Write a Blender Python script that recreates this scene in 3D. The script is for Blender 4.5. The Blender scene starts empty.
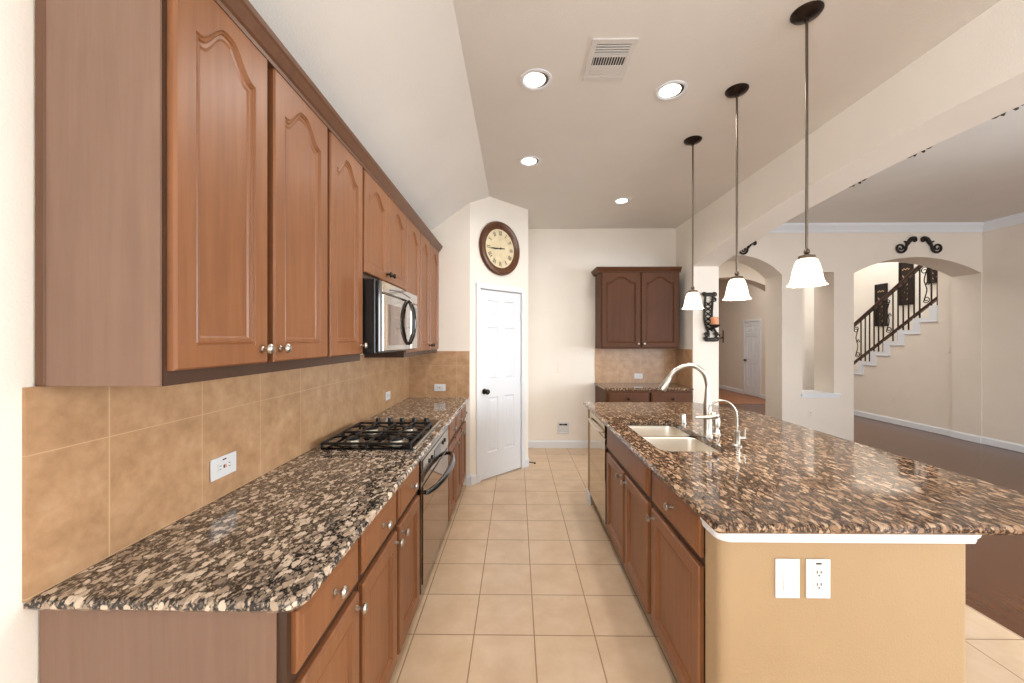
import bpy, bmesh, math, random
from mathutils import Vector, Matrix
random.seed(4)
PI = math.pi
SC = bpy.context.scene
COL = SC.collection

# ------------------------------------------------------------------ camera
cam_d = bpy.data.cameras.new('camera')
cam = bpy.data.objects.new('camera', cam_d)
COL.objects.link(cam)
cam.location = (0, 0, 1.5)
cam.rotation_euler = (PI/2, 0, math.atan(4.5/388))
cam_d.sensor_fit = 'HORIZONTAL'
cam_d.sensor_width = 36.0
cam_d.lens = 388/1024*36
cam_d.shift_y = -1.5/1024
cam_d.clip_start = 0.02
SC.camera = cam

# ------------------------------------------------------------------ world, exposure, window daylight and added fill lamps
w = bpy.data.worlds.new('world')
SC.world = w
w.use_nodes = True
w.node_tree.nodes['Background'].inputs['Color'].default_value = (0.95, 0.98, 1.0, 1)
w.node_tree.nodes['Background'].inputs['Strength'].default_value = 0.4
SC.view_settings.view_transform = 'Standard'
SC.view_settings.look = 'None'
SC.view_settings.exposure = 0.72
SC.view_settings.gamma = 1.0
SC.view_settings.use_curve_mapping = False
SC.cycles.use_denoising = True
SC.cycles.max_bounces = 10
SC.cycles.diffuse_bounces = 6
SC.cycles.glossy_bounces = 5
SC.cycles.sample_clamp_indirect = 6.0
SC.cycles.caustics_reflective = False
SC.cycles.caustics_refractive = False


def area(name, loc, rot, sx, sy, power, color=(1, 1, 1), spread=PI):
    d = bpy.data.lights.new(name, 'AREA')
    d.shape = 'RECTANGLE'
    d.size, d.size_y, d.energy, d.color, d.spread = sx, sy, power, color, spread
    o = bpy.data.objects.new(name, d)
    COL.objects.link(o)
    o.location, o.rotation_euler = loc, rot
    return o


DAY = (0.87, 0.94, 1.0)
WARM = (1.0, 0.955, 0.89)
area('window_light_kitchen', (0.55, -3.12, 1.55), (PI/2+0.15, 0, 0), 2.4, 1.9, 20, DAY)
area('left_fill_light', (-1.06, -1.8, 1.6), (PI/2+0.32, 0, -PI/2), 2.2, 1.7, 104, DAY)  # fill through an added, unseen left window, for beam face and island fronts
area('window_light_living', (4.6, -3.12, 1.6), (PI/2-0.2, 0, 0), 2.8, 2.0, 120, DAY)
area('side_fill_light', (6.68, 0.7, 1.6), (PI/2-0.25, 0, PI/2), 4.0, 2.0, 135, DAY, 2.2)  # extra fill from the right, through a window row added out of view
area('stairwell_fill_light', (7.25, 7.6, 4.9), (0, 0, 0), 0.8, 2.0, 60, DAY)  # no skylight here: lamp added under the solid ceiling to brighten the stairwell
area('hall_fill_light', (4.3, 6.85, 3.37), (0, 0, 0), 3.0, 1.4, 34, WARM)  # added overhead fill for the hall, no fixture behind it
area('hall_fill_light_far', (4.4, 9.6, 3.37), (0, 0, 0), 3.0, 1.1, 24, WARM)  # second added fill deeper in the hall, also without a fixture

# ------------------------------------------------------------------ materials


def lin(c):
    return tuple(((v/255)/12.92 if v/255 <= 0.04045 else ((v/255+0.055)/1.055)**2.4) for v in c) + (1,)


class NT:
    def __init__(s, name, rough=0.5, metal=0.0, base=(200, 200, 200), spec=0.5, coat=0.0):
        s.m = bpy.data.materials.new(name)
        s.m.use_nodes = True
        s.t = s.m.node_tree
        s.b = s.t.nodes['Principled BSDF']
        s.b.inputs['Roughness'].default_value = rough
        s.b.inputs['Metallic'].default_value = metal
        s.b.inputs['Base Color'].default_value = lin(base)
        s.b.inputs['Specular IOR Level'].default_value = spec
        s.b.inputs['Coat Weight'].default_value = coat
        s.b.inputs['Coat Roughness'].default_value = 0.05

    def n(s, typ, **kw):
        nd = s.t.nodes.new(typ)
        for k, v in kw.items():
            if k in nd.inputs:
                nd.inputs[k].default_value = v
            else:
                setattr(nd, k, v)
        return nd

    def l(s, a, b):
        s.t.links.new(a, b)

    def obj(s, scale=(1, 1, 1), rot=(0, 0, 0), loc=(0, 0, 0)):
        tc = s.n('ShaderNodeTexCoord')
        mp = s.n('ShaderNodeMapping')
        mp.inputs['Scale'].default_value = scale
        mp.inputs['Rotation'].default_value = rot
        mp.inputs['Location'].default_value = loc
        s.l(tc.outputs['Object'], mp.inputs['Vector'])
        return mp.outputs['Vector']

    def noise(s, vec, scale, detail=3, rough=0.5, dist=0.0):
        nd = s.n('ShaderNodeTexNoise')
        nd.inputs['Scale'].default_value = scale
        nd.inputs['Detail'].default_value = detail
        nd.inputs['Roughness'].default_value = rough
        nd.inputs['Distortion'].default_value = dist
        s.l(vec, nd.inputs['Vector'])
        return nd.outputs['Fac']

    def ramp(s, fac, stops, interp='LINEAR'):
        r = s.n('ShaderNodeValToRGB')
        r.color_ramp.interpolation = interp
        e = r.color_ramp.elements
        while len(e) < len(stops):
            e.new(0.5)
        for k, (p, c) in enumerate(stops):
            e[k].position = p
            e[k].color = lin(c) if len(c) == 3 else c
        s.l(fac, r.inputs['Fac'])
        return r.outputs['Color']

    def mix(s, fac, a, b, mode='MIX'):
        m = s.n('ShaderNodeMix', data_type='RGBA', blend_type=mode)
        for sock, v in ((m.inputs[0], fac), (m.inputs[6], a), (m.inputs[7], b)):
            if hasattr(v, 'is_linked'):
                s.l(v, sock)
            else:
                sock.default_value = v
        return m.outputs[2]

    def math(s, op, a, b=0.0):
        m = s.n('ShaderNodeMath', operation=op)
        for k, v in enumerate((a, b)):
            if hasattr(v, 'is_linked'):
                s.l(v, m.inputs[k])
            else:
                m.inputs[k].default_value = v
        return m.outputs[0]

    def line(s, coord, size, off, wd):
        f = s.math('FRACT', s.math('DIVIDE', s.math('SUBTRACT', coord, off - 100*size), size))
        d = s.math('ABSOLUTE', s.math('SUBTRACT', f, 0.5))
        return s.math('GREATER_THAN', d, 0.5 - wd/size/2)

    def bump(s, h, strength, dist=0.01):
        b = s.n('ShaderNodeBump')
        b.inputs['Strength'].default_value = strength
        b.inputs['Distance'].default_value = dist
        s.l(h, b.inputs['Height'])
        s.l(b.outputs['Normal'], s.b.inputs['Normal'])

    def color(s, c):
        s.l(c, s.b.inputs['Base Color'])


M = {}


def plain(key, base, rough=0.5, metal=0.0, spec=0.5, coat=0.0):
    M[key] = NT(key, rough, metal, base, spec, coat).m


def paint(key, base, st=0.25, rough=0.75):
    t = NT(key, rough, 0, base, 0.3)
    v = t.obj()
    n1 = t.noise(v, 140, 3, 0.55)
    a = tuple(max(0, c-4) for c in base)
    t.color(t.ramp(t.noise(v, 2.5, 3), [(0.3, a), (0.7, base)]))
    t.bump(n1, st, 0.004)
    M[key] = t.m


paint('cream_paint', (236, 229, 219))
paint('ceiling_paint', (225, 221, 215), 0.35)
paint('living_paint', (226, 216, 204))
paint('tan_paint', (172, 145, 111), 0.3)
plain('white_trim', (222, 225, 230), 0.35)
plain('white_plastic', (212, 212, 212), 0.3)
plain('slot_dark', (60, 55, 50), 0.6)
plain('nickel', (186, 181, 172), 0.32, 1.0)
plain('steel', (200, 192, 178), 0.3, 1.0)
plain('sink_steel', (226, 218, 206), 0.42, 1.0)
plain('mirror_steel', (190, 176, 158), 0.07, 1.0)
plain('mirror_glass', (150, 122, 96), 0.04, 1.0)
plain('bronze', (46, 36, 30), 0.35, 0.8)
plain('iron', (40, 30, 24), 0.5, 0.4)
plain('black_gloss', (14, 14, 15), 0.12, 0, 0.5, 0.5)
plain('black_enamel', (22, 22, 23), 0.3)
plain('cast_iron', (26, 26, 27), 0.45, 0.2)
plain('candle_wax', (222, 150, 108), 0.5)
plain('rod_metal', (110, 100, 90), 0.3, 1.0)
plain('clock_hand', (38, 28, 22), 0.5)
plain('rail_wood', (62, 34, 22), 0.35)
plain('carpet', (190, 178, 165), 0.95)
plain('vent_white', (212, 209, 205), 0.5)
plain('vent_dark', (34, 26, 22), 0.8)
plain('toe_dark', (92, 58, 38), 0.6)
plain('leaf_pale', (176, 140, 108), 0.6)


def wood(key, dark, mid, light, rough=0.4):
    t = NT(key, rough, 0, mid, 0.5, 0.0)
    v = t.obj((14, 14, 0.9))
    g = t.noise(v, 3.0, 6, 0.6, 0.4)
    blot = t.noise(t.obj((1, 1, 0.6)), 4.0, 3)
    c = t.ramp(g, [(0.28, dark), (0.5, mid), (0.75, light)])
    c2 = t.ramp(blot, [(0.3, tuple(int(x*0.93) for x in mid)), (0.7, light)])
    t.color(t.mix(0.45, c, c2))
    M[key] = t.m


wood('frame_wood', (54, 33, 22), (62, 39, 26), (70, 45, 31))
wood('cabinet_wood', (110, 68, 39), (127, 80, 48), (144, 94, 58))
wood('crown_wood', (84, 54, 36), (96, 63, 42), (108, 73, 50))
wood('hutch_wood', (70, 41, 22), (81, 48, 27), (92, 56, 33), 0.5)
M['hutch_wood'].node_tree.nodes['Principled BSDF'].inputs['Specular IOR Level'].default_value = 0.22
wood('panel_wood', (118, 89, 73), (128, 98, 81), (140, 110, 93), 0.28)
wood('clock_wood', (70, 40, 22), (88, 52, 30), (106, 66, 40), 0.3)


def granite(key, ang, cols, stretch=(1.0, 0.6), rough=0.07, scale=62, hi=0.82):
    """cream and tan blobs of many sizes scattered in a dark speckled ground"""
    t = NT(key, rough, 0, (90, 80, 70), 0.5)
    v = t.obj((stretch[0], stretch[1], 0.8), (0, 0, ang))

    def warped(sc, amt):
        wn = t.n('ShaderNodeTexNoise')
        wn.inputs['Scale'].default_value = sc
        wn.inputs['Detail'].default_value = 3
        t.l(v, wn.inputs['Vector'])
        ad = t.n('ShaderNodeVectorMath', operation='MULTIPLY_ADD')
        t.l(wn.outputs['Color'], ad.inputs[0])
        ad.inputs[1].default_value = (amt, amt, amt)
        t.l(v, ad.inputs[2])
        return ad.outputs[0]

    def blobs(sc, vec, lo, hi):
        vo = t.n('ShaderNodeTexVoronoi')
        vo.inputs['Scale'].default_value = sc
        t.l(vec, vo.inputs['Vector'])
        sp_ = t.n('ShaderNodeSeparateColor')
        t.l(vo.outputs['Color'], sp_.inputs[0])
        r = t.math('ADD', t.math('MULTIPLY', sp_.outputs[1], hi-lo), lo)
        d = t.math('MULTIPLY', t.math('SUBTRACT', r, vo.outputs['Distance']), 7.0)
        m = t.n('ShaderNodeClamp')
        t.l(d, m.inputs['Value'])
        return m.outputs[0], sp_.outputs[0]

    v1 = warped(42, 0.030)
    v2 = warped(70, 0.016)
    ground = t.ramp(t.noise(v2, 120, 4, 0.7), [(0.44, cols[0]), (0.53, cols[1]), (0.64, cols[3])])
    m2, c2 = blobs(scale*1.9, v2, 0.12, 0.62)
    small = t.ramp(c2, [(0.0, cols[1]), (0.4, cols[2]), (0.75, cols[3])])
    col = t.mix(m2, ground, small)
    m1, c1 = blobs(scale, v1, 0.16, hi)
    bigc = t.ramp(c1, [(0.0, cols[2]), (0.35, cols[3]), (0.8, cols[4])])
    col = t.mix(m1, col, bigc)
    fl_ = t.ramp(t.noise(v2, 95, 5, 0.75), [(0.56, (0, 0, 0, 1)), (0.66, (0.6, 0.6, 0.6, 1))])
    col = t.mix(fl_, col, lin(cols[0]))
    t.color(col)
    M[key] = t.m


granite('granite_left', 0.7, [(34, 31, 30), (70, 64, 60), (124, 110, 98), (172, 152, 132), (212, 194, 174)])
granite('granite_island', -0.5, [(46, 35, 28), (80, 62, 50), (112, 88, 70), (152, 121, 95), (186, 159, 132)], (1.0, 0.40), hi=0.74)

t = NT('floor_tile', 0.3, 0, (214, 178, 138), 0.5)
v = t.obj()
s = t.n('ShaderNodeSeparateXYZ')
t.l(v, s.inputs[0])
ln = t.math('MAXIMUM', t.line(s.outputs[0], 0.3065, 0.09, 0.006), t.line(s.outputs[1], 0.3128, 1.972, 0.006))
cl = t.ramp(t.noise(v, 5, 5, 0.6), [(0.3, (200, 171, 140)), (0.5, (208, 181, 151)), (0.7, (216, 191, 163))])
t.color(t.mix(ln, cl, lin((150, 118, 88))))
t.bump(t.math('MULTIPLY', ln, -1), 0.4, 0.003)
M['floor_tile'] = t.m

t = NT('splash_tile', 0.34, 0, (200, 152, 106), 0.5)
v = t.obj()
s = t.n('ShaderNodeSeparateXYZ')
t.l(v, s.inputs[0])
xy = t.math('ADD', s.outputs[0], s.outputs[1])
ln = t.math('MAXIMUM', t.line(xy, 0.3125, 1.053-1.118, 0.004), t.line(s.outputs[2], 0.325, 1.236, 0.003))
cl = t.ramp(t.noise(v, 13, 6, 0.66), [(0.3, (158, 122, 88)), (0.5, (176, 138, 102)), (0.72, (190, 155, 120))])
t.color(t.mix(ln, cl, lin((194, 160, 124))))
M['splash_tile'] = t.m

t = NT('wood_floor', 0.22, 0, (84, 56, 40), 0.5)
v = t.obj()
s = t.n('ShaderNodeSeparateXYZ')
t.l(v, s.inputs[0])
ln = t.line(s.outputs[0], 0.125, 0.0, 0.003)
cl = t.ramp(t.noise(t.obj((9, 0.8, 1)), 3, 5, 0.6), [(0.3, (84, 51, 31)), (0.7, (95, 59, 37))])
t.color(t.mix(t.math('MULTIPLY', ln, 0.6), cl, lin((50, 32, 22))))
M['wood_floor'] = t.m

plain('hall_floor_lit', (150, 96, 60), 0.35)  # lit version of the wood floor: warm light put into the base colour
t = NT('clock_face', 0.5, 0, (224, 208, 172), 0.3)
t.color(t.ramp(t.noise(t.obj(), 14, 4), [(0.3, (212, 194, 156)), (0.7, (228, 213, 180))]))
M['clock_face'] = t.m


def emit(key, base, col, st):
    tt = NT(key, 0.4, 0, base)
    tt.b.inputs['Emission Color'].default_value = lin(col)
    tt.b.inputs['Emission Strength'].default_value = st
    M[key] = tt.m


emit('lamp_glass', (250, 240, 220), (255, 232, 200), 1.7)
emit('bulb', (255, 250, 240), (255, 244, 226), 3.0)

# ------------------------------------------------------------------ mesh helpers


def link(name, bm, mat, parent=None, smooth=False, recalc=True):
    if recalc:
        bmesh.ops.recalc_face_normals(bm, faces=bm.faces)
    me = bpy.data.meshes.new(name)
    bm.to_mesh(me)
    bm.free()
    if smooth:
        for p in me.polygons:
            p.use_smooth = True
        try:
            me.set_sharp_from_angle(angle=math.radians(38))
        except Exception:
            pass
    me.materials.append(M[mat])
    o = bpy.data.objects.new(name, me)
    COL.objects.link(o)
    if parent:
        o.parent = parent
    return o


def tag(o, label=None, cat=None, group=None, kind=None):
    if label:
        o['label'] = label
    if cat:
        o['category'] = cat
    if group:
        o['group'] = group
    if kind:
        o['kind'] = kind
    return o


def thing(name, label, cat, loc=(0, 0, 0), rz=0.0, group=None, kind=None):
    o = bpy.data.objects.new(name, None)
    o.empty_display_size = 0.1
    COL.objects.link(o)
    o.location = loc
    o.rotation_euler = (0, 0, rz)
    return tag(o, label, cat, group, kind)


def struct(name, bm, mat, label, cat, smooth=False):
    return tag(link(name, bm, mat, None, smooth), label, cat, None, 'structure')


def B():
    return bmesh.new()


def box(bm, x0, x1, y0, y1, z0, z1, bev=0.0, seg=1):
    x0, x1 = min(x0, x1), max(x0, x1)
    y0, y1 = min(y0, y1), max(y0, y1)
    z0, z1 = min(z0, z1), max(z0, z1)
    vs = [bm.verts.new((x, y, z)) for z in (z0, z1) for x, y in ((x0, y0), (x1, y0), (x1, y1), (x0, y1))]
    fs = [bm.faces.new([vs[i] for i in q]) for q in ((3, 2, 1, 0), (4, 5, 6, 7), (0, 1, 5, 4), (1, 2, 6, 5), (2, 3, 7, 6), (3, 0, 4, 7))]
    if bev:
        es = {e for f in fs for e in f.edges}
        bmesh.ops.bevel(bm, geom=list(es), offset=bev, segments=seg, affect='EDGES', profile=0.5)
    return bm


def prism(bm, pts, axis, a0, a1):
    """extrude a polygon of 2-D points along an axis; the points are the two remaining axes in order"""
    def put(p, a):
        return {'x': (a, p[0], p[1]), 'y': (p[0], a, p[1]), 'z': (p[0], p[1], a)}[axis]
    lo = [bm.verts.new(put(p, a0)) for p in pts]
    hi = [bm.verts.new(put(p, a1)) for p in pts]
    n = len(pts)
    bm.faces.new(lo[::-1])
    bm.faces.new(hi)
    for i in range(n):
        bm.faces.new((lo[i], lo[(i+1) % n], hi[(i+1) % n], hi[i]))
    return bm


def loft(bm, loops, cap0=True, cap1=True, closed=True):
    rows = [[bm.verts.new(p) for p in lp] for lp in loops]
    n = len(rows[0])
    for a, b in zip(rows, rows[1:]):
        for i in range(n if closed else n-1):
            j = (i+1) % n
            bm.faces.new((a[i], a[j], b[j], b[i]))
    if cap0:
        bm.faces.new(rows[0][::-1])
    if cap1:
        bm.faces.new(rows[-1])
    return bm


def lathe(bm, prof, n=24, axis='z', o=(0, 0, 0), cap0=True, cap1=True):
    loops = []
    for r, h in prof:
        lp = []
        for k in range(n):
            a = 2*PI*k/n
            c, s_ = r*math.cos(a), r*math.sin(a)
            p = {'z': (c, s_, h), 'y': (c, h, s_), 'x': (h, c, s_)}[axis]
            lp.append((p[0]+o[0], p[1]+o[1], p[2]+o[2]))
        loops.append(lp)
    return loft(bm, loops, cap0, cap1)


def tube(bm, pts, r, n=8, caps=True, flat=None):
    pts = [Vector(p) for p in pts]
    rs = r if isinstance(r, (list, tuple)) else [r]*len(pts)
    loops = []
    up = None
    for i, p in enumerate(pts):
        tg = (pts[min(i+1, len(pts)-1)] - pts[max(i-1, 0)]).normalized()
        if up is None:
            up = Vector((0, 0, 1)) if abs(tg.z) < 0.9 else Vector((1, 0, 0))
        sd = tg.cross(up)
        if sd.length < 1e-5:
            sd = tg.orthogonal()
        sd.normalize()
        up = sd.cross(tg).normalized()
        loops.append([p + (sd*math.cos(2*PI*k/n) + up*math.sin(2*PI*k/n))*rs[i] for k in range(n)])
    return loft(bm, loops, caps, caps)


def arc(cx, cz, r, a0, a1, n):
    return [(cx+r*math.cos(a0+(a1-a0)*k/n), cz+r*math.sin(a0+(a1-a0)*k/n)) for k in range(n+1)]


def spline(pts, n=8):
    """Catmull-Rom through points"""
    P = [Vector(p) for p in pts]
    P = [P[0]*2-P[1]] + P + [P[-1]*2-P[-2]]
    out = []
    for i in range(1, len(P)-2):
        for k in range(n):
            u = k/n
            a, b, c, d = P[i-1], P[i], P[i+1], P[i+2]
            out.append(0.5*((2*b)+(c-a)*u+(2*a-5*b+4*c-d)*u*u+(3*b-a-3*c+d)*u**3))
    out.append(P[-2])
    return out


def rrect(x0, x1, y0, y1, r, n=6):
    p = []
    for cx, cy, a in ((x1-r, y1-r, 0), (x0+r, y1-r, PI/2), (x0+r, y0+r, PI), (x1-r, y0+r, 1.5*PI)):
        p += arc(cx, cy, r, a, a+PI/2, n)
    return p


def inset(poly, d):
    n = len(poly)
    out = []
    A = sum(poly[i][0]*poly[(i+1) % n][1]-poly[(i+1) % n][0]*poly[i][1] for i in range(n))
    sg = 1 if A > 0 else -1
    for i in range(n):
        p, q, r_ = Vector(poly[i-1]), Vector(poly[i]), Vector(poly[(i+1) % n])
        e1, e2 = (q-p).normalized(), (r_-q).normalized()
        n1, n2 = Vector((-e1.y, e1.x))*sg, Vector((-e2.y, e2.x))*sg
        b = n1+n2
        if b.length < 1e-6:
            b = n1
        b.normalize()
        k = d/max(0.3, b.dot(n1))
        out.append((q.x+b.x*k, q.y+b.y*k))
    return out


def slab(bm, outer, z0, z1, bev=0.008, hole=None):
    """a worktop: polygon outline with an eased edge and an optional hole"""
    mid = [(p[0], p[1]) for p in outer]
    rings = [(inset(mid, bev), z0), (mid, z0+bev), (mid, z1-bev), (inset(mid, bev*0.4), z1-bev*0.35), (inset(mid, bev*1.1), z1)]
    rows = [[bm.verts.new((p[0], p[1], z)) for p in lp] for lp, z in rings]
    n = len(mid)
    for a, b in zip(rows, rows[1:]):
        for i in range(n):
            bm.faces.new((a[i], a[(i+1) % n], b[(i+1) % n], b[i]))
    if not hole:
        bm.faces.new(rows[-1])
        bm.faces.new(rows[0][::-1])
        return bm
    h1 = [bm.verts.new((p[0], p[1], z1)) for p in hole]
    h0 = [bm.verts.new((p[0], p[1], z0)) for p in hole]
    m = len(hole)
    for i in range(m):
        bm.faces.new((h1[i], h1[(i+1) % m], h0[(i+1) % m], h0[i]))
    for ring, hr in ((rows[-1], h1), (rows[0], h0)):
        es = []
        for lp in (ring, hr):
            for i in range(len(lp)):
                e = bm.edges.get((lp[i], lp[(i+1) % len(lp)]))
                es.append(e)
        bmesh.ops.triangle_fill(bm, use_beauty=True, use_dissolve=False, edges=es)
    return bm


# ------------------------------------------------------------------ the setting
XL, XR, XB = -1.12, 2.21, 2.53
YF, ZC, XC = 5.41, 3.05, -0.29
ZW = 2.46
YA, YA2, XW = 5.70, 6.08, 6.75
YB = -3.2

struct('floor', box(B(), XL-0.1, XB+0.02, YB-0.1, YF+0.1, -0.1, 0), 'floor_tile', 'beige square tile floor of the kitchen aisle', 'floor')
fl = box(B(), XB+0.02, 7.9, YB-0.1, 9.2, -0.1, -0.004)
struct('floor_wood', fl, 'wood_floor', 'dark brown polished wood floor of the living room', 'floor')
struct('floor_hall', box(B(), 1.5, 7.9, 9.2, 14.2, -0.1, -0.002), 'hall_floor_lit', 'wood floor at the far end of the hall, coloured as warmly lit', 'floor')

bm = B()
prism(bm, [(XC, ZC), (XR+0.02, ZC), (XR+0.02, ZC+0.1), (XC, ZC+0.1)], 'y', YB-0.1, YF+0.1)
prism(bm, [(XL-0.1, ZW-0.07), (XC, ZC), (XC, ZC+0.1), (XL-0.1, ZW+0.05)], 'y', YB-0.1, YF+0.1)
struct('ceiling', bm, 'ceiling_paint', 'kitchen ceiling, flat on the right and sloping down to the left', 'ceiling')
struct('ceiling_living', box(B(), XR+0.02, 6.85, YB-0.1, YA+0.02, 3.18, 3.3), 'ceiling_paint', 'shaded flat ceiling of the living room beyond the beam', 'ceiling')
struct('ceiling_hall', box(B(), 1.5, XW, YA2-0.02, 14.2, 3.4, 3.5), 'ceiling_paint', 'ceiling of the hall behind the arches', 'ceiling')

bm = B()
box(bm, XL-0.12, XL, YB-0.1, -2.9, 0, 2.5)
box(bm, XL-0.12, XL, -0.7, 4.1, 0, 2.5)
box(bm, XL-0.12, XL, -2.9, -0.7, 0, 0.75)
box(bm, XL-0.12, XL, -2.9, -0.7, 2.45, 2.5)
struct('wall_left', bm, 'cream_paint', 'cream wall behind the long run of cabinets', 'wall')
bm = B()
for a in (-2.9, -1.83, -0.75):
    box(bm, XL-0.08, XL-0.04, a, a+0.05, 0.75, 2.45)
for a in (0.75, 1.58, 2.40):
    box(bm, XL-0.075, XL-0.045, -2.85, -0.75, a, a+0.05)
struct('added_window_4', bm, 'white_trim', 'white framed window added in the left wall for fill light', 'window')  # unseen window, added to go with the left fill lamp
struct('wall_facing', box(B(), XL-0.1, -0.48, 4.0, 4.12, 0, 2.93), 'cream_paint', 'narrow cream wall at the end of the left counter', 'wall')
DA = (-0.48, 4.0)
bm = B()
L = 0.877
D0, D1, DH = 0.14, 0.75, 2.04
dw = thing('wall_pantry', 'angled cream wall with the white door and the clock', 'wall', (DA[0], DA[1], 0), PI/4, kind='structure')
box(bm, 0, D0-0.012, 0, 0.12, 0, 3.12)
box(bm, D1+0.012, L, 0, 0.12, 0, 3.12)
box(bm, D0-0.012, D1+0.012, 0, 0.12, DH+0.01, 3.12)
link('wall_face', bm, 'cream_paint', dw)
struct('wall_pantry_side', box(B(), 0.04, 0.14, 4.63, YF+0.1, 0, 3.06), 'cream_paint', 'side of the pantry closet facing the far alcove', 'wall')
struct('wall_far', box(B(), 0.0, XR+0.02, YF, YF+0.12, 0, 3.1), 'cream_paint', 'cream far wall of the kitchen', 'wall')


def arch_z(y, c, half, spring, apex):
    sag = apex-spring
    R = (half*half+sag*sag)/(2*sag)
    return apex - R + math.sqrt(max(0, R*R-(y-c)**2))


# the long beam between kitchen and living room, arched underneath, landing on a column
Y0b, Y1b = -0.28, 4.885
c_, h_ = (Y0b+Y1b)/2, (Y1b-Y0b)/2
pts = [(YB, 0), (Y0b, 0), (Y0b, 2.42)]
pts += [(Y0b+(Y1b-Y0b)*k/40, arch_z(Y0b+(Y1b-Y0b)*k/40, c_, h_, 2.42, 2.68)) for k in range(1, 40)]
pts += [(Y1b, 2.42), (Y1b, 0), (YA+0.02, 0), (YA+0.02, 3.2), (YB, 3.2)]
struct('wall_beam', prism(B(), pts, 'x', XR, XB), 'cream_paint', 'long cream arched beam and column between kitchen and living room', 'beam')


def arch_wall(x0, x1, y0, y1, z1, openings, extra=()):
    """wall facing -Y with arched (x0,x1,spring,apex) and square holes; built as columns and spandrels"""
    bm = B()
    x = x0
    for op in sorted(openings, key=lambda o: o[0]):
        a, b, sp, ap = op[:4]
        if a > x:
            box(bm, x, a, y0, y1, 0, z1)
        if len(op) == 5:
            box(bm, a, b, y0, y1, 0, op[4])
        n = 28 if ap > sp else 1
        top = [(a+(b-a)*k/n, arch_z(a+(b-a)*k/n, (a+b)/2, (b-a)/2, sp, ap) if ap > sp else sp) for k in range(n+1)]
        prism(bm, top + [(b, z1), (a, z1)], 'y', y0, y1)
        x = b
    if x1 > x:
        box(bm, x, x1, y0, y1, 0, z1)
    return bm


AR = [(XB+0.02, 3.87, 2.45, 2.74), (4.16, 4.62, 2.49, 2.49, 0.70), (4.905, XW-0.015, 2.47, 2.705)]
struct('wall_living', arch_wall(XB, XW-0.015, YA, YA2, 3.42, AR), 'living_paint', 'living room wall with two arches and a tall opening', 'wall')
bm = B()
box(bm, XW, XW+0.12, YB, -1.3, 0, 3.42)
box(bm, XW, XW+0.12, 2.7, YA+0.01, 0, 3.42)
box(bm, XW, XW+0.12, -1.3, 2.7, 0, 0.6)
box(bm, XW, XW+0.12, -1.3, 2.7, 2.6, 3.42)
struct('wall_right', bm, 'living_paint', 'right wall of the living room', 'wall')
struct('wall_right_jamb', box(B(), XW-0.015, XW+0.12, YA, YA2, 0, 3.42), 'living_paint', 'pier closing the right side of the staircase arch', 'wall')
struct('wall_hall_arch', arch_wall(1.6, XW-0.42, 8.6, 8.9, 3.42, [(3.4, 5.95, 2.38, 2.88)]), 'living_paint', 'inner arched wall deeper in the hall', 'wall')
struct('wall_hall_right', box(B(), 6.33, 6.45, 9.42, 14.1, 0, 3.42), 'living_paint', 'hall wall that holds the far white door', 'wall')
struct('wall_stair_foot', box(B(), 6.33, 7.85, 9.3, 9.42, 0, 5.1), 'living_paint', 'wall at the foot of the staircase', 'wall')
struct('wall_hall_left', box(B(), 1.5, 1.62, YF+0.12, 14.1, 0, 3.42), 'living_paint', 'left wall of the hall', 'wall')
struct('wall_hall_end', box(B(), 1.5, 6.45, 14.0, 14.12, 0, 3.42), 'living_paint', 'end wall of the hall', 'wall')
struct('wall_stairwell', box(B(), 7.7, 7.82, 5.9, 9.4, 0, 5.1), 'cream_paint', 'tall pale wall beside the stairs where the dark panels hang', 'wall')
struct('wall_stairwell_near', box(B(), XW+0.1, 7.82, 5.9, 6.02, 0, 5.1), 'cream_paint', 'near end wall of the stairwell', 'wall')
struct('ceiling_stairwell', box(B(), 6.3, 7.82, 5.9, 9.42, 5.0, 5.1), 'ceiling_paint', 'high ceiling of the stairwell', 'ceiling')
struct('wall_stairwell_header', box(B(), XW-0.1, XW, YA2, 9.4, 3.4, 5.05), 'living_paint', 'wall above the stair opening', 'wall')


def back_wall(name, x0, x1, z1, wx0, wx1, wz0, wz1, label, mat):
    bm = B()
    box(bm, x0, wx0, YB-0.1, YB, 0, z1)
    box(bm, wx1, x1, YB-0.1, YB, 0, z1)
    box(bm, wx0, wx1, YB-0.1, YB, 0, wz0)
    box(bm, wx0, wx1, YB-0.1, YB, wz1, z1)
    return struct(name, bm, mat, label, 'wall')


back_wall('wall_back', XL-0.1, XR+0.1, 3.1, -0.65, 1.75, 0.6, 2.5, 'kitchen wall with a wide window behind the camera', 'cream_paint')
back_wall('wall_back_living', XB, XW+0.1, 3.25, 3.2, 6.0, 0.6, 2.6, 'living room wall with a wide window behind the camera', 'living_paint')


def window(name, x0, x1, z0, z1, label):
    bm = B()
    for a, b in ((x0, x0+0.05), ((x0+x1)/2-0.03, (x0+x1)/2+0.03), (x1-0.05, x1)):
        box(bm, a, b, YB-0.03, YB+0.01, z0, z1)
    for a, b in ((z0, z0+0.05), ((z0+z1)/2-0.02, (z0+z1)/2+0.02), (z1-0.05, z1)):
        box(bm, x0, x1, YB-0.025, YB+0.005, a, b)
    struct(name, bm, 'white_trim', label, 'window')


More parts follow.
